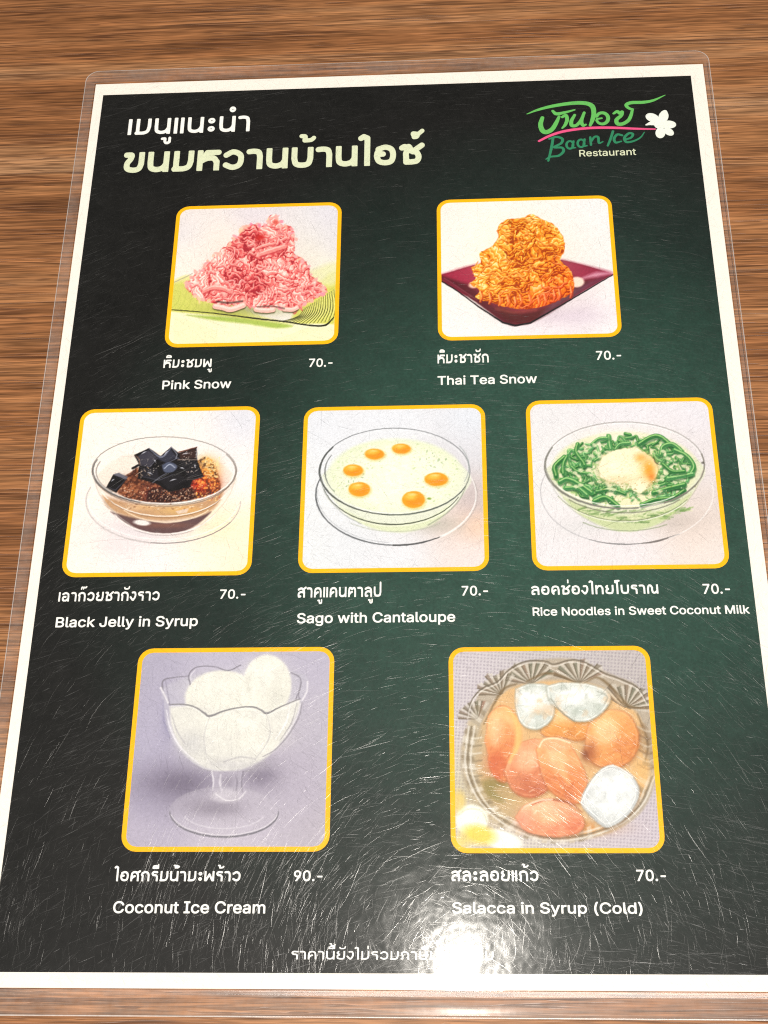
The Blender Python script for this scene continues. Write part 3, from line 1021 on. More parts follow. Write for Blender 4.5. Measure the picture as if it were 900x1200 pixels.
def paint_jelly():
    P = Paint(70, 470, 3.75, 900, 790, 23)
    P.wash([(120, 80, (248, 240, 232)), (450, 70, (240, 234, 234)), (820, 80, (222, 224, 234)), (90, 400, (250, 240, 232)), (830, 330, (240, 236, 236)), (80, 700, (250, 238, 230)),
            (450, 730, (246, 236, 236)), (800, 720, (252, 232, 206)), (780, 560, (253, 236, 210)), (300, 650, (238, 230, 232)), (650, 640, (250, 236, 218)), (460, 200, (244, 238, 232))])
    P.glow(420, 560, 260, 70, (214, 208, 214), 0.7)
    P.glow(250, 640, 90, 40, (226, 218, 220), 0.7)
    P.glow(700, 560, 110, 70, (255, 234, 196), 0.7)
    for a0, a1, wd, c in [(0, 200, 4, (176, 170, 170)), (30, 120, 3, (110, 106, 108)), (100, 190, 7, (206, 200, 200))]:
        P.arc(457, 445, 339, 184, a0, a1, wd, c, 0.85, 1.8)
    P.arc(457, 436, 330, 176, 10, 180, 4, (250, 248, 248), 0.6, 2)
    P.poly([(150, 340), (300, 240), (620, 240), (776, 340), (720, 420), (650, 500), (560, 565), (460, 588), (370, 575), (270, 530), (190, 440)], (236, 224, 212), 0.75, 4)
    P.poly([(225, 490), (330, 515), (470, 540), (600, 515), (668, 490), (600, 550), (520, 582), (400, 582), (300, 545)], (92, 66, 68), 0.95, 4)
    P.poly([(190, 420), (330, 455), (500, 465), (640, 440), (720, 400), (660, 490), (470, 530), (300, 510), (215, 470)], (190, 146, 104), 0.9, 8)
    P.glow(520, 485, 90, 20, (222, 186, 120), 0.7)
    P.glow(330, 470, 60, 14, (220, 190, 160), 0.6)
    P.poly([(245, 392), (280, 345), (340, 300), (420, 290), (560, 290), (640, 250), (680, 280), (706, 375), (690, 405), (600, 432), (500, 450), (400, 450), (300, 435)], (96, 52, 36), 1, 4, rag=6, cell=14)
    for cx, cy, rx, ry, c in [(310, 390, 60, 44, (150, 84, 52)), (410, 410, 44, 34, (116, 44, 38)), (640, 360, 58, 46, (214, 62, 30)), (665, 310, 40, 50, (224, 152, 60)), (690, 370, 20, 26, (150, 70, 30)), (600, 375, 36, 30, (190, 44, 28)), (640, 272, 30, 26, (232, 196, 130))]:
        P.glow(cx, cy, rx, ry, c, 0.9)
    P.poly([(392, 395), (470, 380), (570, 385), (600, 425), (540, 445), (450, 448), (390, 440)], (44, 20, 20), 0.9, 6)
    cr = [(245, 392), (280, 345), (340, 300), (420, 290), (560, 290), (640, 250), (680, 280), (706, 375), (690, 405), (600, 432), (500, 450), (400, 450), (300, 435)]
    sl = (slice(0, P.h), slice(0, P.w))
    mk = P.poly_mask(cr, 3, sl, True, 6, 14, 2)
    n1 = fbm(P.h, P.w, 9 * P.K, 3, 71)
    P.put(sl, mk * np.clip((n1 - 0.52) * 7, 0, 1), (50, 22, 16), 0.6)
    P.put(sl, mk * np.clip((0.42 - n1) * 8, 0, 1) * (P.X < 600), (190, 126, 86), 0.6)
    P.put(sl, mk * np.clip((0.42 - n1) * 8, 0, 1) * (P.X >= 600), (250, 176, 80), 0.8)
    for k in range(620):
        x, y = P.r.uniform(255, 705), P.r.uniform(300, 445)
        if y < 300 + abs(x - 470) * 0.2 or (330 < x < 610 and y < 380):
            continue
        if x > 600:
            c = [(250, 190, 90), (255, 220, 150), (196, 50, 20), (240, 120, 50)][P.r.integers(4)]
        else:
            c = [(214, 164, 130), (236, 206, 180), (70, 30, 22), (176, 104, 70)][P.r.integers(4)]
        P.ell(x, y, P.r.uniform(1.6, 4), P.r.uniform(1.2, 3), c, P.r.uniform(0.4, 0.9), 1.2, P.r.random() * 3)
    for k in range(110):
        x, y = P.r.uniform(640, 705), P.r.uniform(250, 340)
        P.ell(x, y, P.r.uniform(2, 4), P.r.uniform(2, 3), (246, 220, 160), 0.7, 1.5)
    blk = (14, 12, 16)
    P.poly([(328, 242), (395, 210), (445, 246), (492, 205), (525, 232), (605, 205), (606, 262), (634, 338), (586, 352), (575, 382), (480, 404), (430, 368), (345, 345), (352, 285)], blk, 1, 2, smooth=False)
    P.poly([(206, 384), (238, 326), (298, 346), (250, 408)], blk, 1, 2, smooth=False)
    P.poly([(238, 326), (262, 318), (302, 338), (292, 350)], (92, 92, 108), 0.9, 2, smooth=False)
    P.line([(322, 300), (360, 282), (380, 300)], 10, blk, 1, 2)
    for q, c in [([(340, 250), (392, 218), (430, 252), (400, 290), (360, 284)], (66, 64, 76)), ([(430, 258), (490, 214), (516, 250), (470, 276)], (54, 56, 72)), ([(528, 234), (600, 214), (600, 256), (530, 258)], (62, 40, 36)),
                 ([(528, 268), (602, 266), (622, 326), (566, 340)], (28, 26, 32)), ([(360, 296), (430, 300), (440, 350), (360, 336)], (34, 32, 40)), ([(440, 350), (520, 320), (560, 350), (480, 394)], (26, 24, 30))]:
        P.poly(q, c, 0.9, 4, smooth=False)
    for pl, c in [([(360, 286), (400, 292), (432, 254)], (96, 96, 112)), ([(470, 278), (520, 254), (530, 262)], (110, 112, 130)), ([(362, 336), (440, 352), (500, 326)], (78, 78, 92)), ([(566, 342), (624, 328)], (120, 116, 120)),
                  ([(342, 252), (352, 262), (360, 290)], (120, 110, 110)), ([(216, 384), (246, 396), (290, 352)], (70, 70, 84))]:
        P.line(pl, [2, 4, 2], c, 0.8, 1.4, smooth=False)
    P.line([(395, 212), (420, 236), (445, 250), (470, 236), (492, 207)], [3, 5, 9, 5, 3], (120, 124, 144), 0.9, 1.5)
    P.line([(492, 206), (516, 236), (512, 256)], 4, (150, 154, 170), 0.8, 1.5)
    P.poly([(450, 285), (485, 272), (518, 290), (500, 315), (462, 316)], (84, 92, 116), 0.95, 3)
    P.line([(462, 300), (486, 282), (508, 296)], 4, (176, 184, 204), 0.9, 1.6)
    P.line([(410, 362), (440, 340), (470, 322)], 5, (96, 98, 110), 0.8, 1.5)
    P.line([(332, 244), (350, 256), (352, 282)], 4, (120, 80, 60), 0.8, 1.6)
    P.line([(520, 262), (570, 262), (606, 262)], 3, (170, 150, 140), 0.8, 1.3)
    P.line([(525, 228), (566, 218), (604, 207)], 5, (104, 58, 46), 0.9, 1.6)
    P.line([(604, 210), (602, 236), (606, 258)], 3, (200, 200, 206), 0.8, 1.2)
    P.line([(560, 348), (584, 348), (630, 336)], 3, (110, 100, 100), 0.7, 1.3)
    for k in range(40):
        P.ell(P.r.uniform(540, 605), P.r.uniform(225, 330), 2.2, 1.6, (196, 180, 172), 0.75, 1)
    for k in range(26):
        P.ell(P.r.uniform(350, 440), P.r.uniform(250, 330), P.r.uniform(1, 2.5), 1.6, (210, 200, 190), 0.6, 1)
    for k in range(9):
        x, y = P.r.uniform(330, 390), P.r.uniform(290, 350)
        P.line([(x, y), (x + P.r.uniform(-18, 18), y + P.r.uniform(4, 16))], 2.5, (226, 200, 176), 0.7, 1.2)
    for k in range(30):
        P.ell(P.r.uniform(460, 600), P.r.uniform(380, 440), P.r.uniform(1.5, 3.5), P.r.uniform(1, 2.5), (190, 160, 140), 0.65, 1, P.r.random() * 3)
    for x, y, L_, a_ in [(372, 232, 26, -0.5), (470, 232, 22, -0.8), (556, 236, 30, -0.15), (596, 290, 16, 1.2), (398, 322, 24, 0.4), (500, 352, 30, -0.3), (236, 352, 16, -0.6), (420, 268, 14, 0.9), (540, 300, 20, 0.2)]:
        c_, q_ = math.cos(a_), math.sin(a_)
        P.line([(x - L_ / 2 * c_, y - L_ / 2 * q_), (x, y - 2), (x + L_ / 2 * c_, y + L_ / 2 * q_)], [1, 5, 1], (216, 218, 230), 0.8, 1.6)
    P.glow(380, 470, 60, 12, (236, 190, 130), 0.6)
    P.glow(560, 480, 60, 12, (232, 176, 104), 0.6)
    P.glow(470, 550, 110, 12, (140, 92, 74), 0.6)
    # glass
    P.arc(462, 310, 318, 149, 0, 360, 4, (150, 146, 142), 0.9, 1.4)
    P.arc(462, 314, 306, 140, 0, 180, 5, (250, 248, 244), 0.85, 1.6)
    P.arc(462, 312, 314, 146, 110, 200, [5, 11, 5], (84, 80, 80), 0.8, 2)
    P.arc(462, 316, 300, 134, 140, 200, 5, (126, 120, 118), 0.7, 2)
    P.arc(462, 312, 314, 146, -30, 40, [3, 8, 3], (126, 116, 108), 0.8, 2)
    P.arc(462, 334, 300, 132, 20, 160, 4, (140, 118, 100), 0.9, 1.5)
    P.arc(462, 350, 292, 160, 25, 160, 4, (252, 246, 236), 0.95, 1.5)
    P.arc(462, 358, 284, 158, 30, 150, 3, (146, 112, 84), 0.8, 1.5)
    P.arc(470, 390, 240, 146, 40, 140, 4, (246, 228, 200), 0.85, 2)
    P.arc(462, 420, 250, 168, 28, 150, 5, (244, 238, 236), 0.95, 2)
    P.arc(462, 424, 256, 170, 60, 120, 3, (160, 150, 150), 0.7, 1.5)
    P.line([(148, 330), (180, 420), (250, 500), (330, 560)], 4, (190, 184, 180), 0.7, 2)
    P.line([(776, 340), (745, 420), (690, 490), (620, 550)], 4, (214, 200, 184), 0.7, 2)
    P.ell(363, 538, 36, 12, (236, 232, 228), 1, 3, 0.1)
    P.poly([(510, 488), (570, 474), (560, 494), (524, 500)], (226, 204, 186), 0.9, 2, smooth=False)
    for k in range(24):
        P.ell(P.r.uniform(280, 640), P.r.uniform(455, 480), P.r.uniform(2, 7), P.r.uniform(1, 3), [(246, 230, 206), (120, 70, 46)][k % 2], 0.7, 1.5)
    P.finish()
    return P


def paint_sago():
    P = Paint(345, 470, 3.83, 900, 785, 24)
    P.wash([(80, 80, (224, 228, 236)), (450, 70, (226, 230, 238)), (820, 80, (222, 228, 238)), (70, 400, (228, 232, 236)), (830, 250, (214, 216, 224)), (60, 700, (226, 230, 234)),
            (450, 720, (226, 228, 234)), (820, 700, (228, 220, 220)), (840, 420, (206, 196, 196)), (840, 560, (230, 204, 188)), (250, 640, (222, 226, 232))])
    P.glow(800, 460, 60, 110, (190, 178, 180), 0.6)
    P.glow(820, 560, 70, 60, (240, 206, 180), 0.6)
    P.glow(640, 560, 120, 40, (176, 172, 160), 0.6)
    P.poly([(120, 340), (300, 200), (600, 200), (785, 330), (760, 420), (690, 500), (600, 560), (480, 592), (380, 580), (260, 530), (170, 440)], (222, 228, 210), 0.9, 4)
    P.poly([(200, 480), (330, 540), (450, 556), (600, 530), (700, 470), (640, 545), (530, 588), (450, 592), (350, 575), (260, 530)], (216, 224, 190), 0.9, 6)
    P.ell(455, 340, 300, 166, (224, 232, 202), 1, 8)
    P.ell(465, 352, 262, 138, (238, 240, 222), 0.95, 30)
    P.glow(440, 350, 130, 120, (240, 243, 222), 0.9)
    for k in range(900):
        th, r_ = P.r.uniform(0, 6.28), math.sqrt(P.r.random())
        x, y = 455 + 288 * r_ * math.cos(th), 345 + 158 * r_ * math.sin(th)
        e = P.r.random()
        if abs(x - 440) < 90 and e < 0.7:
            continue
        P.ell(x, y, P.r.uniform(2, 5), P.r.uniform(1.5, 3.5), [(190, 208, 150), (240, 244, 224), (176, 200, 140), (244, 246, 232)][P.r.integers(4)], P.r.uniform(0.2, 0.6), 1.6)
    for k in range(26):
        x, y = (P.r.normal(640, 45), P.r.normal(265, 20)) if k % 2 else (P.r.normal(240, 40), P.r.normal(350, 28))
        P.ell(x, y, P.r.uniform(3, 7), P.r.uniform(2, 3), (110, 146, 96), 0.5, 1.6, P.r.random() * 2)
    for k in range(70):
        P.ell(P.r.normal(440, 60), P.r.normal(350, 65), P.r.uniform(5, 14), P.r.uniform(3, 7), (250, 250, 240), 0.35, 4)
    for x, y, rx, ry in [(360, 242, 43, 24), (480, 218, 41, 22), (265, 315, 44, 26), (292, 400, 48, 32), (637, 355, 52, 30), (535, 446, 51, 38)]:
        P.ell(x + 3, y + 5, rx + 5, ry + 4, (216, 206, 130), 0.7, 5)
        P.ell(x, y, rx, ry, (246, 160, 34), 1, 2.5)
        P.ell(x + 6, y + 6, rx * 0.7, ry * 0.6, (244, 142, 26), 0.7, 8)
        P.ell(x - rx * 0.25, y - ry * 0.35, rx * 0.5, ry * 0.38, (255, 196, 78), 0.9, 7)
        P.ell(x - rx * 0.1, y - ry * 0.6, rx * 0.3, ry * 0.14, (255, 224, 150), 0.7, 4)
    P.ell(605, 442, 9, 5, (130, 160, 60), 0.9, 2)
    # glass bowl and saucer
    g = (72, 76, 74)
    P.arc(450, 320, 338, 194, 0, 360, 4, (130, 134, 138), 0.9, 1.3)
    P.arc(452, 322, 328, 186, 90, 360, 3, (232, 236, 240), 0.7, 1.5)
    P.arc(450, 322, 336, 193, 95, 215, [4, 7, 10, 5], g, 0.9, 1.6)
    P.arc(456, 322, 318, 180, 150, 205, [2, 7, 3], (100, 104, 102), 0.8, 1.8)
    P.arc(450, 321, 337, 194, 20, 100, [5, 7, 6], (90, 98, 92), 0.85, 1.5)
    P.arc(446, 318, 328, 190, 60, 120, 3, (240, 244, 240), 0.8, 1.2)
    P.arc(450, 300, 334, 190, 330, 380, [3, 6, 3], (150, 160, 160), 0.7, 2)
    P.arc(445, 345, 322, 213, 25, 165, [3, 5, 6, 5, 3], (74, 80, 70), 0.95, 1.4)
    P.arc(445, 352, 322, 213, 30, 160, 4, (238, 240, 226), 0.7, 1.6)
    P.arc(455, 430, 310, 160, 50, 130, 4, (170, 176, 156), 0.6, 2)
    P.line([(116, 330), (140, 420), (220, 510), (300, 555)], 4, (150, 156, 152), 0.7, 2)
    P.line([(786, 340), (745, 440), (680, 510), (600, 560)], 5, (140, 146, 130), 0.7, 2.5)
    P.arc(456, 425, 359, 226, 90, 200, [5, 7, 6, 8, 5], (84, 88, 92), 0.9, 1.6)
    P.arc(456, 418, 352, 222, 95, 185, 3, (178, 182, 188), 0.8, 1.5)
    P.arc(456, 425, 359, 226, 55, 92, [4, 8, 8], (70, 72, 74), 0.9, 1.6)
    P.arc(456, 425, 359, 226, -22, 56, [4, 5, 8, 9], (240, 240, 240), 0.8, 2.2)
    P.arc(460, 430, 362, 228, -18, 40, 3, (176, 170, 168), 0.7, 2)
    P.finish()
    return P


def paint_noodles():
    P = Paint(610, 462, 3.6, 900, 756, 25)
    P.wash([(60, 70, (226, 226, 230)), (450, 60, (228, 226, 232)), (780, 60, (226, 224, 232)), (60, 300, (228, 228, 230)), (800, 300, (222, 218, 222)), (80, 700, (226, 224, 228)),
            (450, 700, (226, 222, 226)), (840, 700, (226, 218, 214)), (800, 450, (214, 204, 200)), (760, 560, (228, 214, 206))])
    P.glow(660, 540, 130, 50, (192, 182, 176), 0.6)
    P.glow(260, 560, 130, 40, (214, 214, 216), 0.6)
    body = [(104, 320), (260, 220), (620, 220), (772, 310), (740, 400), (660, 500), (560, 560), (460, 584), (380, 574), (260, 520), (160, 420)]
    P.poly(body, (216, 220, 196), 0.95, 4)
    P.poly([(180, 440), (330, 500), (450, 512), (600, 490), (720, 420), (650, 510), (540, 566), (450, 580), (360, 565), (250, 510)], (196, 208, 160), 0.9, 6)
    for k in range(90):
        t = P.r.random()
        x = 230 + 470 * t
        y = 500 + 60 * math.sin(t * 3.14) * P.r.uniform(0.1, 1) - 10
        P.line([(x, y), (x + P.r.uniform(14, 40), y + P.r.uniform(-14, 6))], P.r.uniform(3, 8), [(120, 156, 90), (226, 228, 190), (150, 180, 110), (92, 130, 70)][P.r.integers(4)], 0.6, 2)
    P.ell(440, 320, 306, 158, (222, 224, 186), 1, 6)
    P.glow(470, 430, 120, 50, (236, 232, 196), 0.8)
    P.glow(430, 190, 160, 40, (236, 234, 216), 0.8)

    def noodle(pts, wd, d=0.0):
        p = np.array(pts, float)
        P.line(p + (2, wd * 0.4), wd, (34, 80, 46), 0.55, 3)
        P.line(p, wd, (66 + d, 140 + d, 72 + d * 0.8), 1, 1.4)
        P.line(p + (0, wd * 0.2), wd * 0.45, (40 + d, 104 + d, 58 + d), 0.6, 2)
        P.line(p - (wd * 0.08, wd * 0.24), wd * 0.26, (176 + d, 220 + d * 0.6, 140 + d), 0.8, 1.6)

    for k in range(260):
        th, r_ = P.r.uniform(0, 6.28), math.sqrt(P.r.uniform(0.1, 0.92))
        x, y = 440 + 298 * r_ * math.cos(th), 322 + 148 * r_ * math.sin(th)
        a = P.r.uniform(0, 3.14)
        P.line([(x, y), (x + 16 * math.cos(a), y + 9 * math.sin(a)), (x + 34 * math.cos(a + 0.5), y + 20 * math.sin(a + 0.5))], P.r.uniform(5, 10), [(150, 186, 110), (120, 166, 96), (186, 208, 140), (226, 226, 190)][k % 4], 0.75, 2)
    for k in range(230):
        th = P.r.uniform(0, 6.28)
        r_ = P.r.uniform(0.50, 0.95)
        x, y = 440 + 298 * r_ * math.cos(th), 322 + 148 * r_ * math.sin(th)
        if 380 < x < 560 and y > 390 and P.r.random() < 0.75:
            continue
        if 250 < x < 560 and y < 215 and P.r.random() < 0.6:
            continue
        ang = th + math.pi / 2 + P.r.normal(0, 0.6)
        L = P.r.uniform(18, 56)
        bend = P.r.normal(0, 20)
        c, s_ = math.cos(ang), math.sin(ang) * 0.7
        noodle([(x - L / 2 * c, y - L / 2 * s_), (x - bend * s_, y + bend * c * 0.8), (x + L / 2 * c, y + L / 2 * s_)], P.r.uniform(6, 13), P.r.uniform(-22, 44))
    for pts, wd in [([(165, 375), (200, 362), (250, 385), (300, 420)], 20), ([(190, 400), (240, 400), (280, 430)], 17), ([(150, 350), (145, 310), (185, 270)], 22), ([(180, 340), (180, 300), (195, 268)], 16),
                    ([(240, 215), (235, 250), (262, 290), (270, 305)], 18), ([(372, 182), (374, 210), (380, 236)], 20), ([(300, 215), (330, 192), (365, 190)], 14), ([(310, 455), (360, 440), (410, 475)], 20),
                    ([(320, 415), (380, 405), (440, 425)], 14), ([(500, 215), (550, 185), (590, 185), (640, 225)], 20), ([(590, 260), (600, 225), (640, 215), (680, 245)], 18), ([(650, 240), (700, 265), (730, 310), (715, 345)], 20),
                    ([(620, 360), (670, 352), (725, 340)], 18), ([(510, 470), (570, 448), (640, 440), (690, 410)], 18), ([(560, 420), (620, 402), (690, 385)], 20), ([(600, 300), (640, 330), (690, 330)], 16),
                    ([(480, 245), (500, 235), (540, 270), (560, 285)], 14), ([(440, 170), (462, 176)], 14), ([(445, 190), (470, 186)], 12), ([(215, 310), (240, 330), (290, 340)], 14), ([(400, 235), (420, 214), (460, 210)], 13)]:
        noodle(pts, wd, P.r.uniform(-12, 16))
    for k in range(46):
        th, r_ = P.r.uniform(0, 6.28), math.sqrt(P.r.uniform(0.15, 0.85))
        x, y = 440 + 285 * r_ * math.cos(th), 322 + 142 * r_ * math.sin(th)
        P.poly([(x - 12, y), (x - 2, y - 7), (x + 13, y - 1), (x + 3, y + 8)], (228, 228, 190), 0.8, 3, rag=4, cell=8, seed=k)
    P.poly([(322, 318), (345, 268), (400, 240), (480, 230), (530, 256), (576, 300), (572, 352), (540, 398), (512, 424), (470, 412), (455, 386), (390, 384), (340, 362)], (120, 120, 70), 0.45, 12)
    P.poly([(326, 312), (345, 268), (400, 240), (480, 230), (530, 256), (574, 300), (570, 348), (536, 390), (512, 420), (474, 408), (455, 378), (390, 376), (340, 352)], (248, 236, 202), 1, 3, rag=7, cell=16)
    P.glow(400, 320, 60, 50, (252, 242, 216), 0.8)
    P.glow(420, 365, 80, 20, (226, 206, 160), 0.7)
    P.glow(540, 320, 30, 44, (240, 160, 50), 0.95)
    P.glow(505, 272, 26, 20, (238, 172, 84), 0.85)
    P.glow(552, 352, 16, 20, (228, 130, 40), 0.8)
    P.glow(505, 390, 26, 26, (250, 238, 206), 0.8)
    for k in range(160):
        x, y = P.r.normal(440, 55), P.r.normal(315, 40)
        P.ell(x, y, P.r.uniform(2, 5), P.r.uniform(1.5, 3.5), [(255, 250, 232), (230, 208, 160)][k % 2], 0.4, 1.6)
    for k in range(120):
        x, y = P.r.normal(490, 80), P.r.normal(408, 24)
        P.ell(x, y, P.r.uniform(1.2, 3.2), P.r.uniform(1, 2.6), [(120, 104, 40), (252, 246, 222), (170, 150, 90)][k % 3], 0.7, 1)
    P.line([(560, 270), (566, 290), (580, 300)], 4, (40, 50, 30), 0.7, 1.5)
    # glass bowl and saucer
    P.arc(437, 303, 337, 182, 0, 360, 4, (168, 166, 164), 0.9, 1.3)
    P.arc(437, 303, 330, 176, 180, 360, 3, (240, 240, 240), 0.7, 1.3)
    P.arc(437, 305, 334, 181, 80, 205, [6, 8, 12, 5], (112, 112, 104), 0.8, 1.8)
    P.arc(437, 303, 326, 172, 50, 150, 4, (246, 246, 240), 0.8, 1.4)
    P.arc(437, 304, 337, 182, -15, 60, [6, 7, 8], (120, 116, 106), 0.8, 1.6)
    P.arc(437, 316, 330, 188, 45, 135, 5, (108, 112, 92), 0.7, 1.8)
    P.arc(437, 330, 322, 208, 35, 150, 4, (120, 130, 96), 0.85, 1.6)
    P.arc(437, 336, 320, 206, 35, 150, 4, (240, 242, 228), 0.75, 1.6)
    P.arc(450, 430, 290, 150, 55, 130, 4, (130, 146, 110), 0.7, 1.8)
    P.line([(106, 320), (150, 420), (230, 500), (320, 555)], 4, (186, 188, 180), 0.7, 2)
    P.line([(770, 320), (735, 410), (670, 490), (590, 550)], 4, (186, 180, 164), 0.7, 2)
    P.ell(768, 293, 7, 5, (90, 86, 80), 0.8, 2)
    P.arc(440, 415, 356, 222, 90, 200, 4, (182, 182, 186), 0.85, 1.6)
    P.arc(440, 415, 356, 222, 70, 115, [2, 6, 2], (112, 112, 114), 0.8, 1.6)
    P.line([(510, 634), (580, 622), (668, 594)], [3, 9, 3], (104, 98, 96), 0.85, 1.6)
    P.arc(440, 418, 372, 222, -10, 60, 4, (238, 236, 236), 0.7, 2)
    P.finish()
    return P


def paint_coconut():
    P = Paint(138, 752, 3.4615, 900, 866, 26)
    P.wash([(110, 70, (172, 168, 188)), (450, 60, (186, 182, 200)), (850, 70, (182, 178, 196)), (80, 400, (174, 170, 192)), (840, 350, (182, 178, 192)), (60, 800, (178, 172, 190)),
            (450, 830, (190, 184, 198)), (840, 800, (178, 172, 184)), (740, 560, (176, 170, 186)), (130, 600, (156, 150, 172))])
    P.glow(260, 575, 150, 66, (104, 96, 116), 0.75)
    P.glow(580, 545, 80, 60, (116, 108, 128), 0.7)
    P.glow(360, 660, 130, 40, (124, 116, 134), 0.6)
    P.glow(200, 330, 26, 80, (146, 142, 172), 0.6)
    P.poly([(180, 190), (300, 140), (470, 115), (740, 130), (770, 190), (745, 260), (700, 380), (600, 470), (470, 530), (340, 510), (240, 430), (190, 320)], (186, 184, 198), 0.7, 5)
    ice = (227, 227, 218)
    P.ell(608, 178, 97, 122, ice, 1, 5)
    P.ell(425, 232, 150, 112, ice, 1, 5)
    P.glow(596, 130, 70, 50, (232, 232, 224), 0.9)
    P.glow(650, 220, 46, 70, (206, 206, 198), 0.6)
    P.glow(400, 190, 90, 50, (230, 230, 222), 0.9)
    P.line([(548, 128), (528, 160), (536, 210)], 14, (204, 204, 196), 0.6, 10)
    P.poly([(212, 268), (300, 262), (450, 275), (620, 280), (735, 240), (716, 320), (655, 420), (570, 492), (450, 528), (350, 512), (262, 440), (222, 350)], (218, 218, 212), 0.97, 7)
    P.glow(460, 330, 160, 50, (230, 230, 222), 0.9)
    P.glow(560, 400, 110, 40, (226, 225, 216), 0.7)
    P.glow(300, 420, 60, 50, (196, 196, 198), 0.8)
    P.glow(460, 500, 120, 26, (192, 191, 194), 0.8)
    for k in range(500):
        x, y = P.r.normal(470, 110), P.r.normal(320, 110)
        if (x - 470) ** 2 / 230 ** 2 + (y - 320) ** 2 / 200 ** 2 < 1:
            P.ell(x, y, P.r.uniform(2, 6), P.r.uniform(2, 4), [(234, 234, 226), (206, 206, 198)][k % 2], 0.3, 2)
    sl = (slice(0, P.h), slice(0, P.w))
    im = np.clip(P.poly_mask([(285, 240), (330, 150), (420, 122), (510, 130), (540, 80), (620, 58), (690, 110), (704, 190), (730, 245), (700, 380), (570, 492), (450, 526), (350, 510), (250, 430), (215, 300)], 8, sl), 0, 1)
    nz = fbm(P.h, P.w, 22, 4, 91) - 0.5
    P.put(sl, im * np.clip(nz * 2.2, 0, 1), (246, 246, 240), 0.45)
    P.put(sl, im * np.clip(-nz * 2.2, 0, 1), (210, 209, 206), 0.4)
    d = (126, 122, 134)
    wl = (222, 220, 228)
    P.line([(212, 258), (260, 256), (310, 266), (350, 290), (376, 304), (430, 284), (490, 270), (545, 267), (580, 278), (606, 293), (650, 272), (700, 250), (742, 234)], [4, 5, 6, 8, 9, 6, 5, 6, 8, 9, 5, 4, 3], (132, 130, 134), 0.95, 1.6)
    P.line([(212, 264), (310, 272), (376, 312), (490, 277), (545, 274), (606, 300), (742, 241)], 3, (234, 234, 232), 0.7, 1.6)
    P.line([(212, 256), (192, 220), (182, 185), (190, 158), (230, 148), (290, 142)], [5, 7, 8, 6, 4, 3], d, 0.8, 1.8)
    P.line([(176, 190), (190, 215), (206, 250)], 8, wl, 0.9, 2)
    P.line([(196, 160), (205, 215), (214, 262)], 4, (150, 146, 164), 0.9, 1.8)
    P.line([(296, 176), (290, 140), (310, 112), (350, 102), (400, 106), (450, 120), (500, 98)], [5, 6, 5, 4, 4, 5, 4], d, 0.8, 1.7)
    P.line([(300, 170), (298, 140), (316, 118)], 3, wl, 0.8, 1.5)
    P.line([(706, 128), (740, 150), (742, 190), (724, 235)], 5, d, 0.7, 2)
    P.line([(770, 165), (768, 205), (750, 240)], 7, wl, 0.85, 2)
    P.line([(745, 170), (735, 210), (738, 235)], 5, (140, 136, 148), 0.8, 2)
    P.line([(750, 250), (735, 310), (690, 385), (640, 440), (590, 468)], [4, 6, 6, 5, 3], (150, 146, 156), 0.8, 2)
    P.line([(740, 255), (722, 320), (676, 390)], 4, (224, 222, 226), 0.8, 2)
    P.line([(186, 240), (190, 320), (212, 390)], [3, 10, 4], (146, 142, 172), 0.7, 4)
    P.line([(212, 330), (250, 430), (330, 505), (430, 530)], 4, (198, 197, 204), 0.7, 2)
    P.line([(430, 490), (500, 470), (560, 478)], 5, (160, 158, 164), 0.55, 3)
    for pl, wd_, c_, a_ in [([(200, 280), (214, 350), (256, 430), (330, 496)], [3, 8, 3], (232, 231, 238), 0.75), ([(222, 300), (240, 360), (276, 420)], [2, 5, 2], (150, 147, 160), 0.55),
                            ([(376, 306), (352, 380), (360, 460), (396, 516)], [2, 5, 2], (188, 187, 190), 0.6), ([(606, 296), (620, 370), (590, 440), (540, 500)], [2, 5, 2], (184, 183, 186), 0.6),
                            ([(700, 262), (684, 330), (640, 400)], [3, 9, 3], (236, 236, 238), 0.7), ([(728, 250), (706, 330), (660, 402)], [2, 4, 2], (134, 130, 142), 0.6), ([(300, 500), (400, 532), (520, 528), (590, 496)], [2, 5, 2], (150, 146, 156), 0.6)]:
        P.line(pl, wd_, c_, a_, 2)
    P.poly([(378, 528), (514, 528), (504, 575), (508, 612), (384, 606), (388, 570)], (172, 167, 182), 0.95, 3, smooth=False)
    P.glow(450, 570, 30, 30, (146, 140, 156), 0.8)
    P.line([(384, 530), (390, 570), (386, 604)], 5, wl, 0.8, 2)
    P.line([(510, 530), (504, 572), (506, 610)], 6, (120, 114, 130), 0.7, 2)
    P.ell(433, 694, 220, 102, (184, 179, 192), 0.5, 6)
    P.glow(400, 680, 110, 34, (130, 123, 138), 0.6)
    P.ell(440, 628, 60, 26, (196, 192, 202), 0.8, 8)
    P.line([(400, 620), (440, 645), (490, 640), (520, 610)], 4, (226, 224, 230), 0.8, 2)
    P.arc(433, 688, 170, 72, 20, 160, 4, (216, 213, 222), 0.6, 2)
    P.line([(420, 540), (416, 575), (424, 606)], [4, 9, 4], (214, 211, 220), 0.8, 3)
    P.line([(480, 540), (486, 575), (480, 606)], [3, 7, 3], (128, 122, 138), 0.6, 3)
    P.arc(433, 692, 220, 102, 0, 180, [4, 7, 8, 7, 4], (112, 110, 120), 0.9, 1.8)
    P.arc(433, 686, 218, 100, 10, 170, 3, (226, 224, 230), 0.7, 1.6)
    P.arc(433, 694, 220, 102, 180, 360, 3, (168, 164, 176), 0.6, 1.8)
    P.finish()
    return P


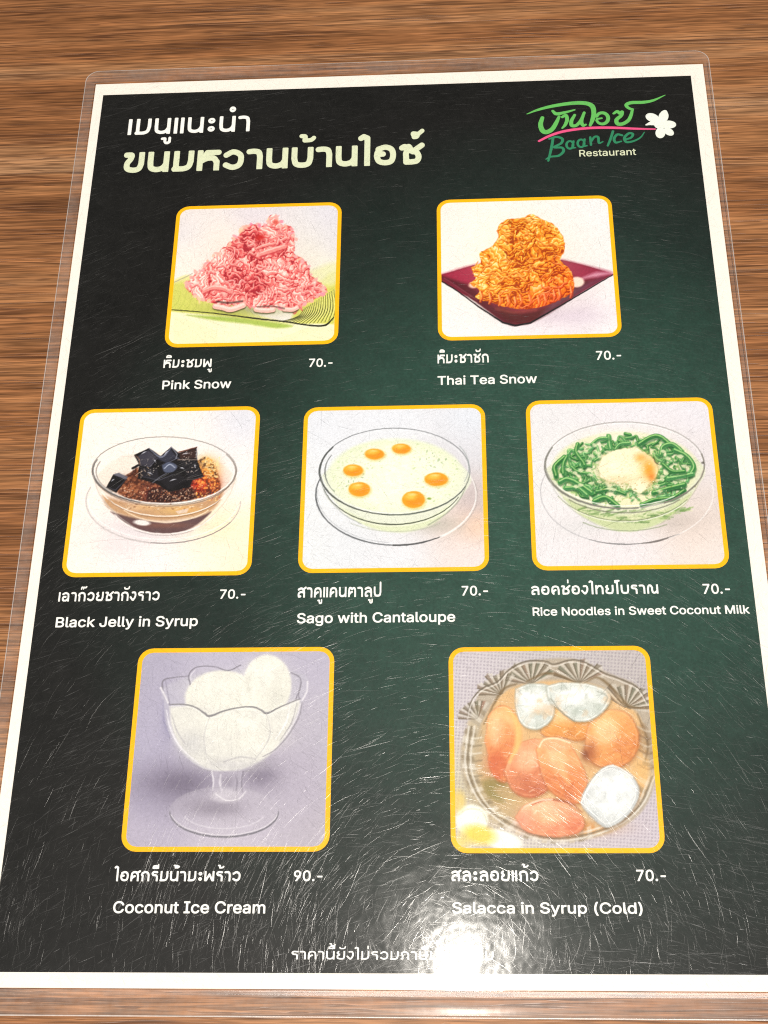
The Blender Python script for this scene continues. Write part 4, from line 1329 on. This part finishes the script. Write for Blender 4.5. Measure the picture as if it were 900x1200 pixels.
def paint_salacca():
    P = Paint(520, 752, 3.396, 900, 860, 27)
    P.wash([(60, 70, (204, 198, 204)), (450, 40, (196, 192, 194)), (780, 60, (194, 188, 188)), (60, 300, (202, 196, 202)), (800, 200, (184, 178, 176)), (60, 560, (206, 200, 180)), (840, 800, (200, 192, 200)), (80, 820, (206, 200, 190))])
    ch = 0.5 + 0.5 * np.sin(P.X * 0.46 + P.Y * 0.03) * 1.0
    cv = 0.5 + 0.5 * np.sin(P.Y * 0.46 - P.X * 0.03)
    chk = (ch * cv)[..., None]
    P.c = P.c * (1 - 0.34 * chk) + np.array((112, 100, 120)) * 0.34 * chk
    bowl = [(110, 300), (150, 190), (260, 110), (380, 75), (520, 72), (660, 130), (780, 190), (830, 330), (845, 520), (800, 660), (700, 745), (560, 790), (420, 796), (290, 760), (170, 660), (80, 560), (70, 420)]
    P.poly(bowl, (178, 166, 148), 0.95, 6)
    inner = [(150, 330), (230, 210), (350, 165), (520, 160), (660, 200), (770, 290), (810, 430), (800, 600), (690, 720), (540, 775), (400, 770), (260, 700), (160, 590), (120, 450)]
    P.poly(inner, (216, 178, 128), 1, 8)
    P.glow(200, 600, 110, 80, (168, 146, 100), 0.8)
    P.glow(250, 690, 110, 50, (186, 164, 126), 0.8)
    P.glow(130, 420, 40, 120, (176, 164, 138), 0.8)
    P.glow(560, 740, 120, 30, (200, 140, 80), 0.8)
    # cut glass fans along the far rim: alternating dark and clear wedges
    for (ox, oy), a0, a1, r1, n in [((350, 172), 190, 335, 108, 8), ((540, 168), 200, 345, 108, 8), ((725, 268), 215, 372, 118, 9), ((232, 214), 180, 300, 104, 7), ((138, 310), 180, 300, 84, 6)]:
        for k in range(n):
            b0 = math.radians(a0 + (a1 - a0) * k / n)
            b1 = math.radians(a0 + (a1 - a0) * (k + 1) / n)
            bm_ = (b0 + b1) / 2
            rr = r1 * P.r.uniform(0.85, 1.05)
            f = lambda t, q: (ox + q * math.cos(t), oy + q * 0.86 * math.sin(t))
            P.poly([f(b0, 8), f(b0, rr), f(bm_, rr * 1.08)], (128 + P.r.normal(0, 10), 116, 98), 0.75, 3, smooth=False)
            P.poly([f(bm_, 10), f(bm_, rr * 1.05), f(b1, rr)], (206, 200, 188), 0.7, 3, smooth=False)
            P.line([f(b0, 6), f(b0, rr)], [2, 5], (96, 84, 66), 0.75, 2)
    for k in range(64):
        b0, b1 = 2 * math.pi * k / 64, 2 * math.pi * (k + 0.55) / 64
        if math.pi * 1.18 < b0 < math.pi * 1.92:
            continue
        e = lambda t, q: (456 + (335 + q) * math.cos(t), 446 + (310 + q) * math.sin(t))
        P.poly([e(b0, 0), e(b0 + 0.03, 52), e(b1 + 0.03, 50), e(b1, 2)], [(230, 226, 216), (128, 112, 86), (206, 190, 160)][k % 3], 0.5, 3, smooth=False)
    rim = [(95, 300), (110, 240), (150, 190), (215, 160), (262, 112), (330, 80), (400, 80), (440, 92), (500, 76), (560, 84), (640, 128), (700, 150), (770, 185), (806, 240)]
    P.line(rim, [3, 6, 5, 6, 5, 6, 5, 6, 4], (108, 98, 84), 0.85, 2)
    P.line([(x, y + 9) for x, y in rim], 4, (232, 228, 222), 0.7, 2)
    for pl in [[(160, 330), (230, 200), (290, 170)], [(330, 160), (420, 128), (540, 170)], [(560, 165), (620, 148), (700, 220), (740, 270)], [(770, 290), (810, 400), (800, 480)], [(690, 230), (740, 262), (810, 268)]]:
        P.line(pl, [4, 11, 4], (116, 94, 62), 0.75, 4)
    P.poly([(755, 360), (800, 330), (836, 420), (840, 480), (790, 450)], (140, 112, 80), 0.5, 8)
    for y in (380, 410, 440, 470, 500, 530):
        P.line([(80 + (y - 380) * 0.1, y), (115, y + 8), (150, y + 4)], 7, [(220, 214, 198), (140, 126, 100)][(y // 30) % 2], 0.7, 3)
        P.line([(770, y - 40), (810, y - 20), (835, y - 30)], 6, [(214, 204, 186), (128, 102, 76)][(y // 30) % 2], 0.6, 3)
    for off, c, a in [(0, (222, 218, 208), 0.8), (10, (120, 106, 84), 0.7), (22, (228, 224, 214), 0.7)]:
        P.line([(100 + off, 340), (85 + off, 480), (110 + off, 580), (170 + off, 670), (270 + off, 745 - off), (400, 790 - off), (540, 785 - off), (690, 735 - off), (790 - off, 650), (838 - off, 540)], 7, c, a, 3)

    def fruit(pts, base, dark, light, seed, ang):
        p = np.array(pts, float)
        c = p.mean(0)
        P.poly(p + (5, 9), (140, 78, 40), 0.5, 10)
        sl = (slice(0, P.h), slice(0, P.w))
        m = P.poly_mask(pts, 4, sl, True, 5, 30, seed)
        P.put(sl, m, base)
        co, si = math.cos(ang), math.sin(ang)
        u, v = (P.X - c[0]) * co + (P.Y - c[1]) * si, -(P.X - c[0]) * si + (P.Y - c[1]) * co
        ext = np.ptp(p, 0).max() / 2
        sh = np.clip(0.5 - v / ext * 0.6 - u / ext * 0.35, 0, 1)
        tex = fbm(P.h, P.w, 26, 4, seed) - 0.5
        P.put(sl, m * np.clip(sh - 0.42 + tex * 0.9, 0, 1) * 1.7, light, 0.95)
        P.put(sl, m * np.clip(0.40 - sh + tex * 1.1, 0, 1) * 1.5, dark, 0.75)
        P.poly(c + (p - c) * 0.4 - (0.18 * ext, 0.3 * ext), (254, 222, 184), 0.45, 16)
        q = np.vstack([p, p[:1]])
        P.line(q, 5, (160, 86, 48), 0.28, 4)
        P.line(c + (q - c) * 0.95 - (2, 3), 3.5, (255, 214, 168), 0.25, 3)
        for k in range(7):
            h0 = c + (p[P.r.integers(len(p))] - c) * P.r.uniform(0.2, 0.8)
            P.line([h0, h0 + (P.r.uniform(-16, 16), P.r.uniform(-12, 12))], 4, (255, 232, 206), 0.5, 2)
        st = np.sin(v * 0.32 + 9 * tex)
        P.put(sl, m * np.clip(st, 0, 1), light, 0.16)

    fruit([(395, 300), (450, 262), (540, 280), (590, 330), (560, 390), (470, 385), (390, 370)], (224, 156, 86), (184, 106, 44), (240, 190, 120), 41, 0.3)
    fruit([(165, 400), (180, 300), (225, 258), (275, 280), (302, 370), (285, 480), (245, 560), (195, 530)], (222, 142, 88), (196, 92, 54), (242, 184, 126), 42, 0.1)
    P.glow(205, 490, 40, 50, (200, 94, 60), 0.6)
    fruit([(240, 520), (290, 420), (380, 390), (450, 440), (440, 560), (360, 620), (280, 600)], (212, 132, 92), (176, 88, 58), (232, 166, 124), 43, 0.2)
    fruit([(560, 430), (580, 330), (650, 276), (730, 290), (774, 370), (756, 460), (680, 505), (600, 490)], (228, 156, 92), (188, 104, 52), (242, 188, 126), 44, -0.3)
    P.glow(585, 440, 26, 50, (160, 84, 46), 0.75)
    P.glow(562, 452, 16, 24, (120, 60, 38), 0.7)
    fruit([(368, 430), (410, 388), (480, 396), (530, 460), (570, 560), (545, 640), (470, 630), (400, 560)], (224, 142, 88), (188, 98, 52), (242, 180, 126), 45, 0.5)
    fruit([(285, 700), (330, 650), (420, 628), (510, 660), (560, 720), (520, 768), (420, 776), (330, 756)], (228, 146, 108), (200, 106, 70), (246, 192, 152), 46, 0.1)
    P.glow(320, 710, 34, 40, (228, 138, 116), 0.6)
    P.line([(350, 650), (420, 630), (500, 645), (550, 680)], [4, 9, 4], (150, 70, 40), 0.7, 4)
    P.line([(250, 270), (290, 320), (296, 400), (262, 480)], [8, 26, 26, 10], (250, 190, 120), 0.9, 7)
    P.line([(205, 300), (232, 292), (268, 320)], 20, (246, 196, 140), 0.6, 9)
    P.ell(440, 412, 64, 26, (236, 176, 130), 0.9, 6, 0.1)
    P.line([(380, 420), (400, 392), (450, 388), (500, 404)], 7, (254, 226, 190), 0.9, 3)
    P.line([(455, 450), (475, 520), (500, 570)], [10, 22, 8], (244, 184, 130), 0.7, 8)
    P.line([(325, 490), (350, 474), (374, 496), (350, 500)], 4, (250, 200, 170), 0.8, 2)
    P.line([(320, 660), (370, 636), (430, 630)], 7, (252, 206, 180), 0.85, 3)
    P.glow(420, 705, 60, 20, (252, 206, 160), 0.6)
    P.glow(790, 520, 40, 50, (224, 178, 110), 0.7)
    P.poly([(150, 560), (190, 545), (250, 570), (200, 590), (240, 640), (180, 620)], (118, 112, 52), 0.5, 10)
    for pts, hl in [([(285, 190), (340, 170), (420, 178), (440, 230), (430, 310), (370, 352), (310, 330), (285, 260)], (330, 220)),
                    ([(405, 180), (470, 165), (580, 172), (655, 205), (652, 258), (590, 312), (520, 318), (470, 280), (420, 240)], (560, 220))]:
        p = np.array(pts, float)
        P.poly(p + (4, 8), (120, 100, 70), 0.5, 8)
        P.poly(p, (206, 212, 206), 1, 4)
        c = p.mean(0)
        P.poly(c + (p - c) * 0.78, (226, 230, 226), 0.9, 14)
        P.poly(c + (p - c) * 0.5 + (-6, -14), (244, 246, 244), 0.9, 14)
        P.glow(c[0] + 20, c[1] + 40, 40, 20, (176, 186, 178), 0.7)
        P.line(np.vstack([p, p[:1]]), 4, (150, 150, 138), 0.35, 3)
        P.line(c + (np.vstack([p, p[:1]]) - c) * 0.93, 3, (255, 255, 252), 0.7, 1.8)
        P.glow(hl[0], hl[1], 26, 12, (255, 255, 255), 0.8)
        sl = (slice(0, P.h), slice(0, P.w))
        mi = P.poly_mask(pts, 4, sl)
        nz = fbm(P.h, P.w, 34, 4, 81) - 0.5
        P.put(sl, mi * np.clip(nz * 4, 0, 1), (176, 184, 174), 0.6)
        P.put(sl, mi * np.clip(-nz * 4 - 0.2, 0, 1), (222, 186, 146), 0.6)
        for e in range(len(p)):
            q0, q1 = p[e], c + (p[e] - c) * 0.55
            P.line([q0, q1], [3, 1.5], (164, 168, 158), 0.5, 2)
    P.line([(425, 230), (470, 285), (520, 318)], 5, (130, 130, 116), 0.7, 3)
    P.line([(610, 200), (650, 220), (640, 250)], 4, (140, 140, 126), 0.6, 2.5)
    sq = np.array([(672, 492), (745, 530), (778, 605), (735, 690), (652, 742), (590, 700), (545, 640), (580, 560), (630, 505)], float)
    P.poly(sq + (5, 8), (124, 96, 70), 0.6, 8)
    P.poly(sq, (196, 200, 200), 1, 4)
    c = sq.mean(0)
    P.poly(c + (sq - c) * 0.86, (224, 228, 228), 0.95, 6)
    P.poly(c + (sq - c) * 0.6, (236, 240, 240), 0.9, 12)
    P.glow(700, 560, 40, 30, (250, 252, 252), 0.7)
    P.glow(600, 690, 30, 30, (176, 182, 182), 0.6)
    sl = (slice(0, P.h), slice(0, P.w))
    mi = P.poly_mask(sq, 4, sl)
    nz = fbm(P.h, P.w, 40, 4, 83) - 0.5
    P.put(sl, mi * np.clip(nz * 4, 0, 1), (186, 190, 190), 0.6)
    P.put(sl, mi * np.clip(-nz * 4 - 0.4, 0, 1), (222, 204, 184), 0.4)
    P.line(np.vstack([sq, sq[:1]]), 4, (150, 144, 136), 0.35, 3)
    P.line(c + (np.vstack([sq, sq[:1]]) - c) * 0.88, 3, (255, 255, 253), 0.7, 2)
    P.line([(545, 642), (588, 560), (640, 505), (690, 500), (750, 540)], 4, (250, 250, 246), 0.8, 2)
    # white blossom outside the bowl
    P.ell(112, 712, 64, 62, (236, 238, 226), 1, 6)
    P.ell(230, 790, 84, 36, (236, 238, 230), 1, 6, 0.25)
    P.ell(60, 640, 26, 44, (222, 196, 110), 0.8, 10)
    P.ell(140, 770, 64, 36, (232, 204, 84), 0.95, 14, 0.2)
    P.glow(70, 800, 40, 30, (226, 206, 110), 0.8)
    P.glow(90, 690, 30, 26, (248, 250, 244), 0.8)
    P.line([(60, 690), (96, 668), (150, 676), (172, 720)], 4, (196, 196, 170), 0.7, 3)
    P.finish()
    return P


# ------------------------------------------------------------------ the seven framed pictures
def rrect(x0, x1, y0, y1, r, n=6):
    out = []
    for cx, cy, a in ((x1 - r, y1 - r, 0), (x0 + r, y1 - r, 90), (x0 + r, y0 + r, 180), (x1 - r, y0 + r, 270)):
        for k in range(n + 1):
            t = math.radians(a + 90 * k / n)
            out.append((cx + r * math.cos(t), cy + r * math.sin(t)))
    return out


def framed_photo(x0, x1, y0, y1, P, label, gain=0.90):
    b = 1.28
    # printed picture: fine grid carrying the ink colours, trimmed to round corners
    ix0, ix1, iy0, iy1, r = x0 + b, x1 - b, y0 + b, y1 - b, 3.0
    n = 236
    xs, ys = np.linspace(ix0, ix1, n), np.linspace(iy0, iy1, n)
    X, Y = np.meshgrid(xs, ys)
    # corners: pull the grid rows in along the rounding
    inset = np.zeros(n)
    for j, y in enumerate(ys):
        d = min(y - iy0, iy1 - y)
        if d < r:
            inset[j] = r - math.sqrt(max(0, r * r - (r - d) ** 2))
    tt = np.linspace(0, 1, n)[None, :]
    X = (ix0 + inset)[:, None] * (1 - tt) + (ix1 - inset)[:, None] * tt
    u, v = project(X, Y)
    C = P.at(u, v)
    C = lin(np.clip(C, 2, 255)) * gain
    V = np.stack([X, Y, np.full_like(X, Z_PHOTO)], -1).reshape(-1, 3) * MM
    idx = np.arange(n * n).reshape(n, n)
    F = np.stack([idx[:-1, :-1], idx[:-1, 1:], idx[1:, 1:], idx[1:, :-1]], -1).reshape(-1, 4)
    me = bpy.data.meshes.new('printed_photo')
    me.vertices.add(n * n)
    me.vertices.foreach_set('co', V.astype(np.float32).ravel())
    me.loops.add(F.size)
    me.loops.foreach_set('vertex_index', F.astype(np.int32).ravel())
    me.polygons.add(len(F))
    me.polygons.foreach_set('loop_start', np.arange(0, F.size, 4, dtype=np.int32))
    me.update()
    at = me.color_attributes.new('print', 'FLOAT_COLOR', 'POINT')
    at.data.foreach_set('color', np.concatenate([C.reshape(-1, 3), np.ones((n * n, 1))], 1).astype(np.float32).ravel())
    o = link('printed_photo', me, M_PRINT, menu, label)
    # yellow frame
    po, pi = rrect(x0, x1, y0, y1, 4.2), rrect(ix0 + 0.2, ix1 - 0.2, iy0 + 0.2, iy1 - 0.2, r)
    k = len(po)
    V = [(x, y, Z_FRAME) for x, y in po] + [(x, y, Z_FRAME) for x, y in pi]
    F = [(i, (i + 1) % k, k + (i + 1) % k, k + i) for i in range(k)]
    link('frame', mesh_np('frame', np.array(V) * MM, F), M_YEL, o)
    return o


framed_photo(-72.0, -17.3, 39.8, 94.4, paint_pink(), 'printed photo of pink shaved ice heaped on a green leaf')
framed_photo(13.8, 70.4, 40.1, 94.1, paint_tea(), 'printed photo of orange shaved ice on a dark red square plate')
framed_photo(-95.8, -40.4, -37.2, 18.2, paint_jelly(), 'printed photo of black jelly cubes in a glass bowl')
framed_photo(-27.0, 27.7, -36.8, 17.4, paint_sago(), 'printed photo of pale sago with six cantaloupe balls in a glass bowl')
framed_photo(39.9, 95.2, -36.9, 18.2, paint_noodles(), 'printed photo of green noodles in a glass bowl')
framed_photo(-70.9, -15.8, -114.9, -59.0, paint_coconut(), 'printed photo of white ice cream in a stemmed glass cup')
framed_photo(15.8, 70.8, -115.3, -59.5, paint_salacca(), 'printed photo of orange fruit with ice cubes in a cut glass bowl')


# ------------------------------------------------------------------ lettering
def spot(ox, oy, s, x0, x1, yb0, yb1, top):
    a = unproj(ox + x0 / s, oy + yb0 / s)
    b = unproj(ox + x1 / s, oy + yb1 / s)
    t = unproj(ox + x0 / s, oy + top / s)
    return a[0], b[0], (a[1] + b[1]) / 2, t[1] - a[1]


def caption(zoom, th, th_text, price, price_text, en, en_text):
    x0, x1, yb, h = spot(*zoom, *th)
    thai_line('thai_dish_name', th_text, x0, x1, yb, h, 0.205, M_WHITE)
    x0, x1, yb, h = spot(*zoom, *price)
    latin_line('price', price_text, x0, x1, yb, h, M_WHITE, 0.055)
    x0, x1, yb, h = spot(*zoom, *en)
    latin_line('english_dish_name', en_text, x0, x1, yb, h, M_WHITE, 0.055)


caption((180, 405, 4.09), (48, 278, 110, 109, 71), 'หิมะชมพู', (745, 858, 107, 106, 67), '70.-', (42, 372, 214, 209, 172), 'Pink Snow')
caption((500, 400, 3.75), (48, 273, 101, 98, 62), 'หิมะชาชัก', (745, 855, 86, 84, 47), '70.-', (48, 485, 196, 188, 157), 'Thai Tea Snow')
caption((55, 680, 3.673), (50, 485, 95, 90, 55), 'เฉาก๊วยชากังราว', (745, 855, 83, 82, 43), '70.-', (38, 650, 206, 200, 162), 'Black Jelly in Syrup')
caption((335, 675, 3.6), (50, 403, 95, 90, 52), 'สาคูแคนตาลูป', (742, 853, 86, 85, 45), '70.-', (47, 715, 203, 196, 160), 'Sago with Cantaloupe')
caption((610, 672, 3.158), (40, 510, 81, 79, 47), 'ลอดช่องไทยโบราณ', (675, 775, 79, 77, 42), '70.-', (45, 848, 158, 153, 127), 'Rice Noodles in Sweet Coconut Milk')
caption((120, 1005, 3.333), (50, 540, 95, 93, 55), 'ไอศกรีมน้ำมะพร้าว', (748, 860, 94, 93, 52), '90.-', (42, 637, 220, 218, 173), 'Coconut Ice Cream')
caption((515, 1005, 3.214), (45, 373, 91, 90, 50), 'สละลอยแก้ว', (742, 853, 90, 90, 47), '70.-', (48, 765, 212, 212, 170), 'Salacca in Syrup (Cold)')
x0, x1, yb, h = spot(330, 1095, 3.0, 35, 745, 90, 90, 60)
thai_line('footnote', 'ราคานี้ยังไม่รวมภาษีมูลค่าเพิ่ม', x0, x1, yb, h, 0.17, M_WHITE)
x0, x1, yb, h = spot(120, 120, 4.5, 133, 777, 179, 158, 96)
thai_line('menu_heading', 'เมนูแนะนำ', x0, x1, yb, h, 0.20, M_WHITE)
x0, x1, yb, h = spot(120, 120, 4.5, 108, 1686, 374, 338, 266)
thai_line('menu_title', 'ขนมหวานบ้านไอซ์', x0, x1, yb, h, 0.255, M_CREAM, gap=0.15)


# ------------------------------------------------------------------ logo
def logo_pt(p):
    return unproj(600 + p[0] / 4.286, 90 + p[1] / 4.286)


def brush(name, strokes, mat, z, parent, cell=0.07, ells=()):
    """strokes: (points, widths) in the logo's own drawing units, laid onto the sheet"""
    u = 1 / 4.286 * 0.345       # drawing unit -> mm
    lines = []
    for pts, wd in strokes:
        p = np.array([logo_pt(q) for q in pts])
        p = smooth_line(p, 8) if len(p) > 2 else p
        ws = np.interp(np.linspace(0, 1, len(p)), np.linspace(0, 1, len(wd)), wd) * u
        lines.append((p, ws))
    es = [(np.array(logo_pt((cx, cy))), rx * u, ry * u, rot) for cx, cy, rx, ry, rot in ells]
    lo = np.min([l[0].min(0) for l in lines] + [e[0] - 6 for e in es], 0) - 1.5
    hi = np.max([l[0].max(0) for l in lines] + [e[0] + 6 for e in es], 0) + 1.5
    X, Y = np.meshgrid(np.arange(lo[0], hi[0], cell), np.arange(lo[1], hi[1], cell))
    F = np.full(X.shape, 1e9)
    for p, ws in lines:
        F = np.minimum(F, seg_dist(X, Y, p, ws))
    for c, rx, ry, rot in es:
        co, si = math.cos(rot), math.sin(rot)
        a, b = X - c[0], -(Y - c[1])
        q = np.hypot((a * co + b * si) / rx, (-a * si + b * co) / ry)
        F = np.minimum(F, (q - 1) * min(rx, ry))
    return link(name, field_mesh(name, X, Y, F, z), mat, parent)


def ring(cx, cy, rx, ry, a0, a1, n=10):
    return [(cx + rx * math.cos(math.radians(a0 + (a1 - a0) * k / n)), cy + ry * math.sin(math.radians(a0 + (a1 - a0) * k / n))) for k in range(n + 1)]


logo = bpy.data.objects.new('logo', None)
logo.empty_display_size = 0.01
COL.objects.link(logo)
logo.parent = menu
logo.location = (0, 0, 0)
brush('thai_wordmark', [
    ([(75, 193), (130, 172), (200, 154), (290, 140), (360, 138), (400, 152), (410, 185), (404, 220), (392, 250)], [4, 12, 16, 18, 20, 22, 20, 18, 12]),
    ([(152, 212), (143, 245), (152, 275), (172, 284), (200, 270), (220, 240), (236, 206)], [16, 20, 22, 22, 20, 18, 12]),
    ([(204, 178), (222, 192), (262, 186), (314, 172)], [12, 17, 14, 7]),
    ([(252, 208), (270, 200), (276, 222), (266, 248), (252, 264)], [12, 15, 16, 14, 8]),
    ([(314, 198), (298, 228), (300, 250), (322, 250), (345, 225), (362, 186)], [12, 16, 17, 15, 14, 12]),
    ([(362, 186), (348, 228), (356, 250), (370, 246)], [12, 16, 15, 9]),
    (ring(452, 215, 30, 28, 200, 520), [13, 16, 16, 15, 11]),
    ([(426, 218), (450, 214)], [10, 8]),
    ([(510, 190), (528, 180), (540, 190), (552, 182), (548, 200), (524, 222), (530, 242), (556, 242), (584, 224), (598, 195), (604, 168)], [11, 14, 14, 14, 15, 17, 18, 17, 16, 14, 10]),
    ([(604, 172), (580, 160), (574, 146), (600, 136), (660, 134), (710, 124), (768, 98)], [12, 14, 16, 17, 16, 12, 3]),
], M_LOGO, Z_TEXT, logo)
brush('pink_underline', [([(135, 329), (195, 300), (270, 278), (380, 264), (500, 262), (620, 267), (718, 269)], [10, 12, 13, 13, 13, 11, 7])], M_PINK, Z_TEXT + 0.012, logo)
brush('english_wordmark', [
    ([(206, 312), (198, 360), (182, 428)], [11, 12, 9]),
    ([(186, 318), (222, 308), (252, 318), (246, 340), (210, 360), (250, 362), (258, 380), (234, 402), (192, 408), (170, 420)], [8, 11, 12, 11, 10, 11, 12, 11, 9, 5]),
    (ring(290, 348, 17, 19, -30, 320), [9, 10, 10, 9]),
    ([(308, 330), (304, 360), (318, 362)], [10, 10, 6]),
    (ring(346, 340, 17, 19, -30, 320), [9, 10, 10, 9]),
    ([(364, 320), (360, 352), (376, 352)], [10, 10, 6]),
    ([(392, 310), (396, 348)], [10, 10]),
    ([(396, 332), (414, 308), (432, 310), (436, 338), (456, 332)], [9, 10, 11, 10, 5]),
    ([(506, 280), (494, 318), (480, 352)], [11, 11, 9]),
    ([(552, 300), (528, 296), (512, 316), (520, 336), (548, 330)], [10, 11, 12, 11, 7]),
    ([(564, 322), (596, 312), (606, 294), (586, 290), (564, 312), (574, 334), (612, 328), (645, 310), (664, 284)], [9, 10, 11, 11, 12, 11, 9, 7, 4]),
], M_TEAL, Z_TEXT, logo)
x0, x1, yb, h = spot(600, 90, 4.286, 338, 623, 406, 399, 373)
latin_line('restaurant_lettering', 'Restaurant', x0, x1, yb, h, M_CREAM, 0.03, Z_TEXT, logo)
fl = brush('white_flower', [([(672, 248), (700, 240), (735, 245)], [6, 20, 20]), ([(752, 184), (768, 180), (776, 196)], [8, 14, 12])], M_FLOWER, Z_TEXT + 0.02, logo, 0.07,
           [(704, 212, 30, 22, 0.6), (760, 206, 20, 30, 0.25), (786, 246, 30, 21, 0.05), (786, 282, 24, 17, 0.85), (744, 288, 20, 28, 0.15), (744, 246, 26, 24, 0)])

# ------------------------------------------------------------------ laminate
LX0, LX1, LY0, LY1 = -109.0, 107.4, -155.1, 154.9


def loop(x0, x1, y0, y1, r, n_edge=90, n_cor=10):
    out = []
    cs = [(x1 - r, y1 - r, 0), (x0 + r, y1 - r, 90), (x0 + r, y0 + r, 180), (x1 - r, y0 + r, 270)]
    for q, (cx, cy, a) in enumerate(cs):
        for k in range(n_cor + 1):
            t = math.radians(a + 90 * k / n_cor)
            out.append((cx + r * math.cos(t), cy + r * math.sin(t)))
        nx, ny, na = cs[(q + 1) % 4]
        e = (nx + r * math.cos(math.radians(na)), ny + r * math.sin(math.radians(na)))
        s0 = out[-1]
        for k in range(1, n_edge):
            t = k / n_edge
            out.append((s0[0] + (e[0] - s0[0]) * t, s0[1] + (e[1] - s0[1]) * t))
    return np.array(out)


def film():
    top = loop(-105.3, 105.3, -148.8, 148.8, 0.6)
    V = np.c_[top, np.full(len(top), Z_FILM)] * MM
    me = mesh_np('laminate_film', V, [tuple(range(len(top)))])
    f = link('laminate_film', me, M_FILM, menu)
    rings = [(top, Z_FILM)]
    dd = [(0.5, 0.72, 0.9), (1.0, 0.42, 1.2), (1.7, 0.32, 1.6)]
    for d, z, r in dd:
        rings.append((loop(-105.3 - d, 105.3 + d * 0.8, -148.8 - d, 148.8 + d, r), z))
    for ins, z in [(0.9, 0.34), (0.30, 0.36), (0.06, 0.30), (0.0, 0.2), (0.05, 0.08)]:
        rings.append((loop(LX0 + ins, LX1 - ins, LY0 + ins, LY1 - ins, 4.6), z))
    n = len(top)
    V = []
    # the free rim is a little wavy, most on the left
    r1 = np.random.default_rng(3)
    ph = r1.random(6) * 6.28
    for k, (lp, z) in enumerate(rings):
        wav = np.zeros(n)
        if k >= 3:
            s_ = np.arange(n) / n * 2 * math.pi
            base = sum(np.sin(s_ * m_ + p_) / (1 + 0.08 * m_) for m_, p_ in zip((3, 7, 11, 19, 31, 47), ph)) / 4
            left = np.clip((-lp[:, 0] - 90) / 15, 0, 1) * np.exp(-((lp[:, 1] - 10) / 70) ** 2)
            wav = np.clip(0.22 + 0.22 * base, 0, 1) * (0.25 + 1.7 * left) * min(1.0, (k - 2) / 3)
        V.append(np.c_[lp, z + wav])
    V = np.concatenate(V) * MM
    F = []
    for k in range(len(rings) - 1):
        a, b = k * n, (k + 1) * n
        for i in range(n):
            j = (i + 1) % n
            F.append((a + i, b + i, b + j, a + j))
    me = mesh_np('sealed_edge', V, F)
    for p in me.polygons:
        p.use_smooth = True
    me.materials.append(M_RIM)
    me.materials.append(M_EDGE)
    for p in me.polygons:
        p.material_index = 1 if p.index >= (len(rings) - 4) * n else 0
    link('sealed_edge', me, None, menu)
    return f


FILM = film()


def scratches():
    """fine grooves left by wiping; each catches the bulb only where it lies across its reflection"""
    r = np.random.default_rng(5)
    N, n = 92000, 5
    x, y = r.uniform(-104.5, 104.5, N), r.uniform(-148, 148, N)
    L = np.minimum(36.0, np.exp(r.normal(1.1, 0.70, N)))
    # wiping leaves runs of near-parallel grooves as well as random ones
    patch = np.round(x / 26) * 1.7 + np.round(y / 31) * 2.9
    a = np.where(r.random(N) < 0.4, np.sin(patch) * 3 + r.normal(0, 0.25, N), r.uniform(0, math.pi, N))
    cur = r.normal(0, 0.014, N)
    wd = 0.026 + 0.045 * r.random(N) ** 3
    dep = 0.03 + 0.15 * r.random(N) ** 3 + 0.22 * (r.random(N) < 0.015)
    t = np.linspace(-0.5, 0.5, n)[None, :]
    s_ = t * L[:, None]
    aa = a[:, None] + cur[:, None] * s_
    px, py = x[:, None] + s_ * np.cos(aa), y[:, None] + s_ * np.sin(aa)
    ok = (np.abs(px) < 105).all(1) & (np.abs(py) < 148.5).all(1)
    px, py, aa, wd, dep = px[ok], py[ok], aa[ok], wd[ok], dep[ok]
    K = len(px)
    ww = wd[:, None] * (1 - 1.6 * np.abs(t))
    z = (Z_FILM + 0.004 + 0.012 * np.arange(K) / K)[:, None] + 0 * px
    nx, ny = -np.sin(aa) * ww, np.cos(aa) * ww
    V = np.stack([np.stack([px + nx, py + ny, z], -1), np.stack([px - nx, py - ny, z], -1)], 2).reshape(-1, 3)
    G = np.repeat(np.stack([np.cos(aa), np.sin(aa), 0 * aa], -1)[:, :, None, :], 2, 2).reshape(-1, 3)
    Dp = np.repeat(dep, 2 * n)
    q = (np.arange(K) * 2 * n)[:, None] + 2 * np.arange(n - 1)[None, :]
    F = np.stack([q, q + 1, q + 3, q + 2], -1).reshape(-1, 4)
    V = np.array(V, np.float32) * MM
    F = np.array(F, np.int32)
    me = bpy.data.meshes.new('scratches')
    me.vertices.add(len(V))
    me.vertices.foreach_set('co', V.ravel())
    me.loops.add(F.size)
    me.loops.foreach_set('vertex_index', F.ravel())
    me.polygons.add(len(F))
    me.polygons.foreach_set('loop_start', np.arange(0, F.size, 4, dtype=np.int32))
    me.update()
    g = me.attributes.new('groove', 'FLOAT_VECTOR', 'POINT')
    g.data.foreach_set('vector', np.array(G, np.float32).ravel())
    d = me.attributes.new('depth', 'FLOAT', 'POINT')
    d.data.foreach_set('value', np.array(Dp, np.float32))
    o = link('scratches', me, M_SCR, FILM)
    o['kind'] = 'stuff'
    return o


scratches()
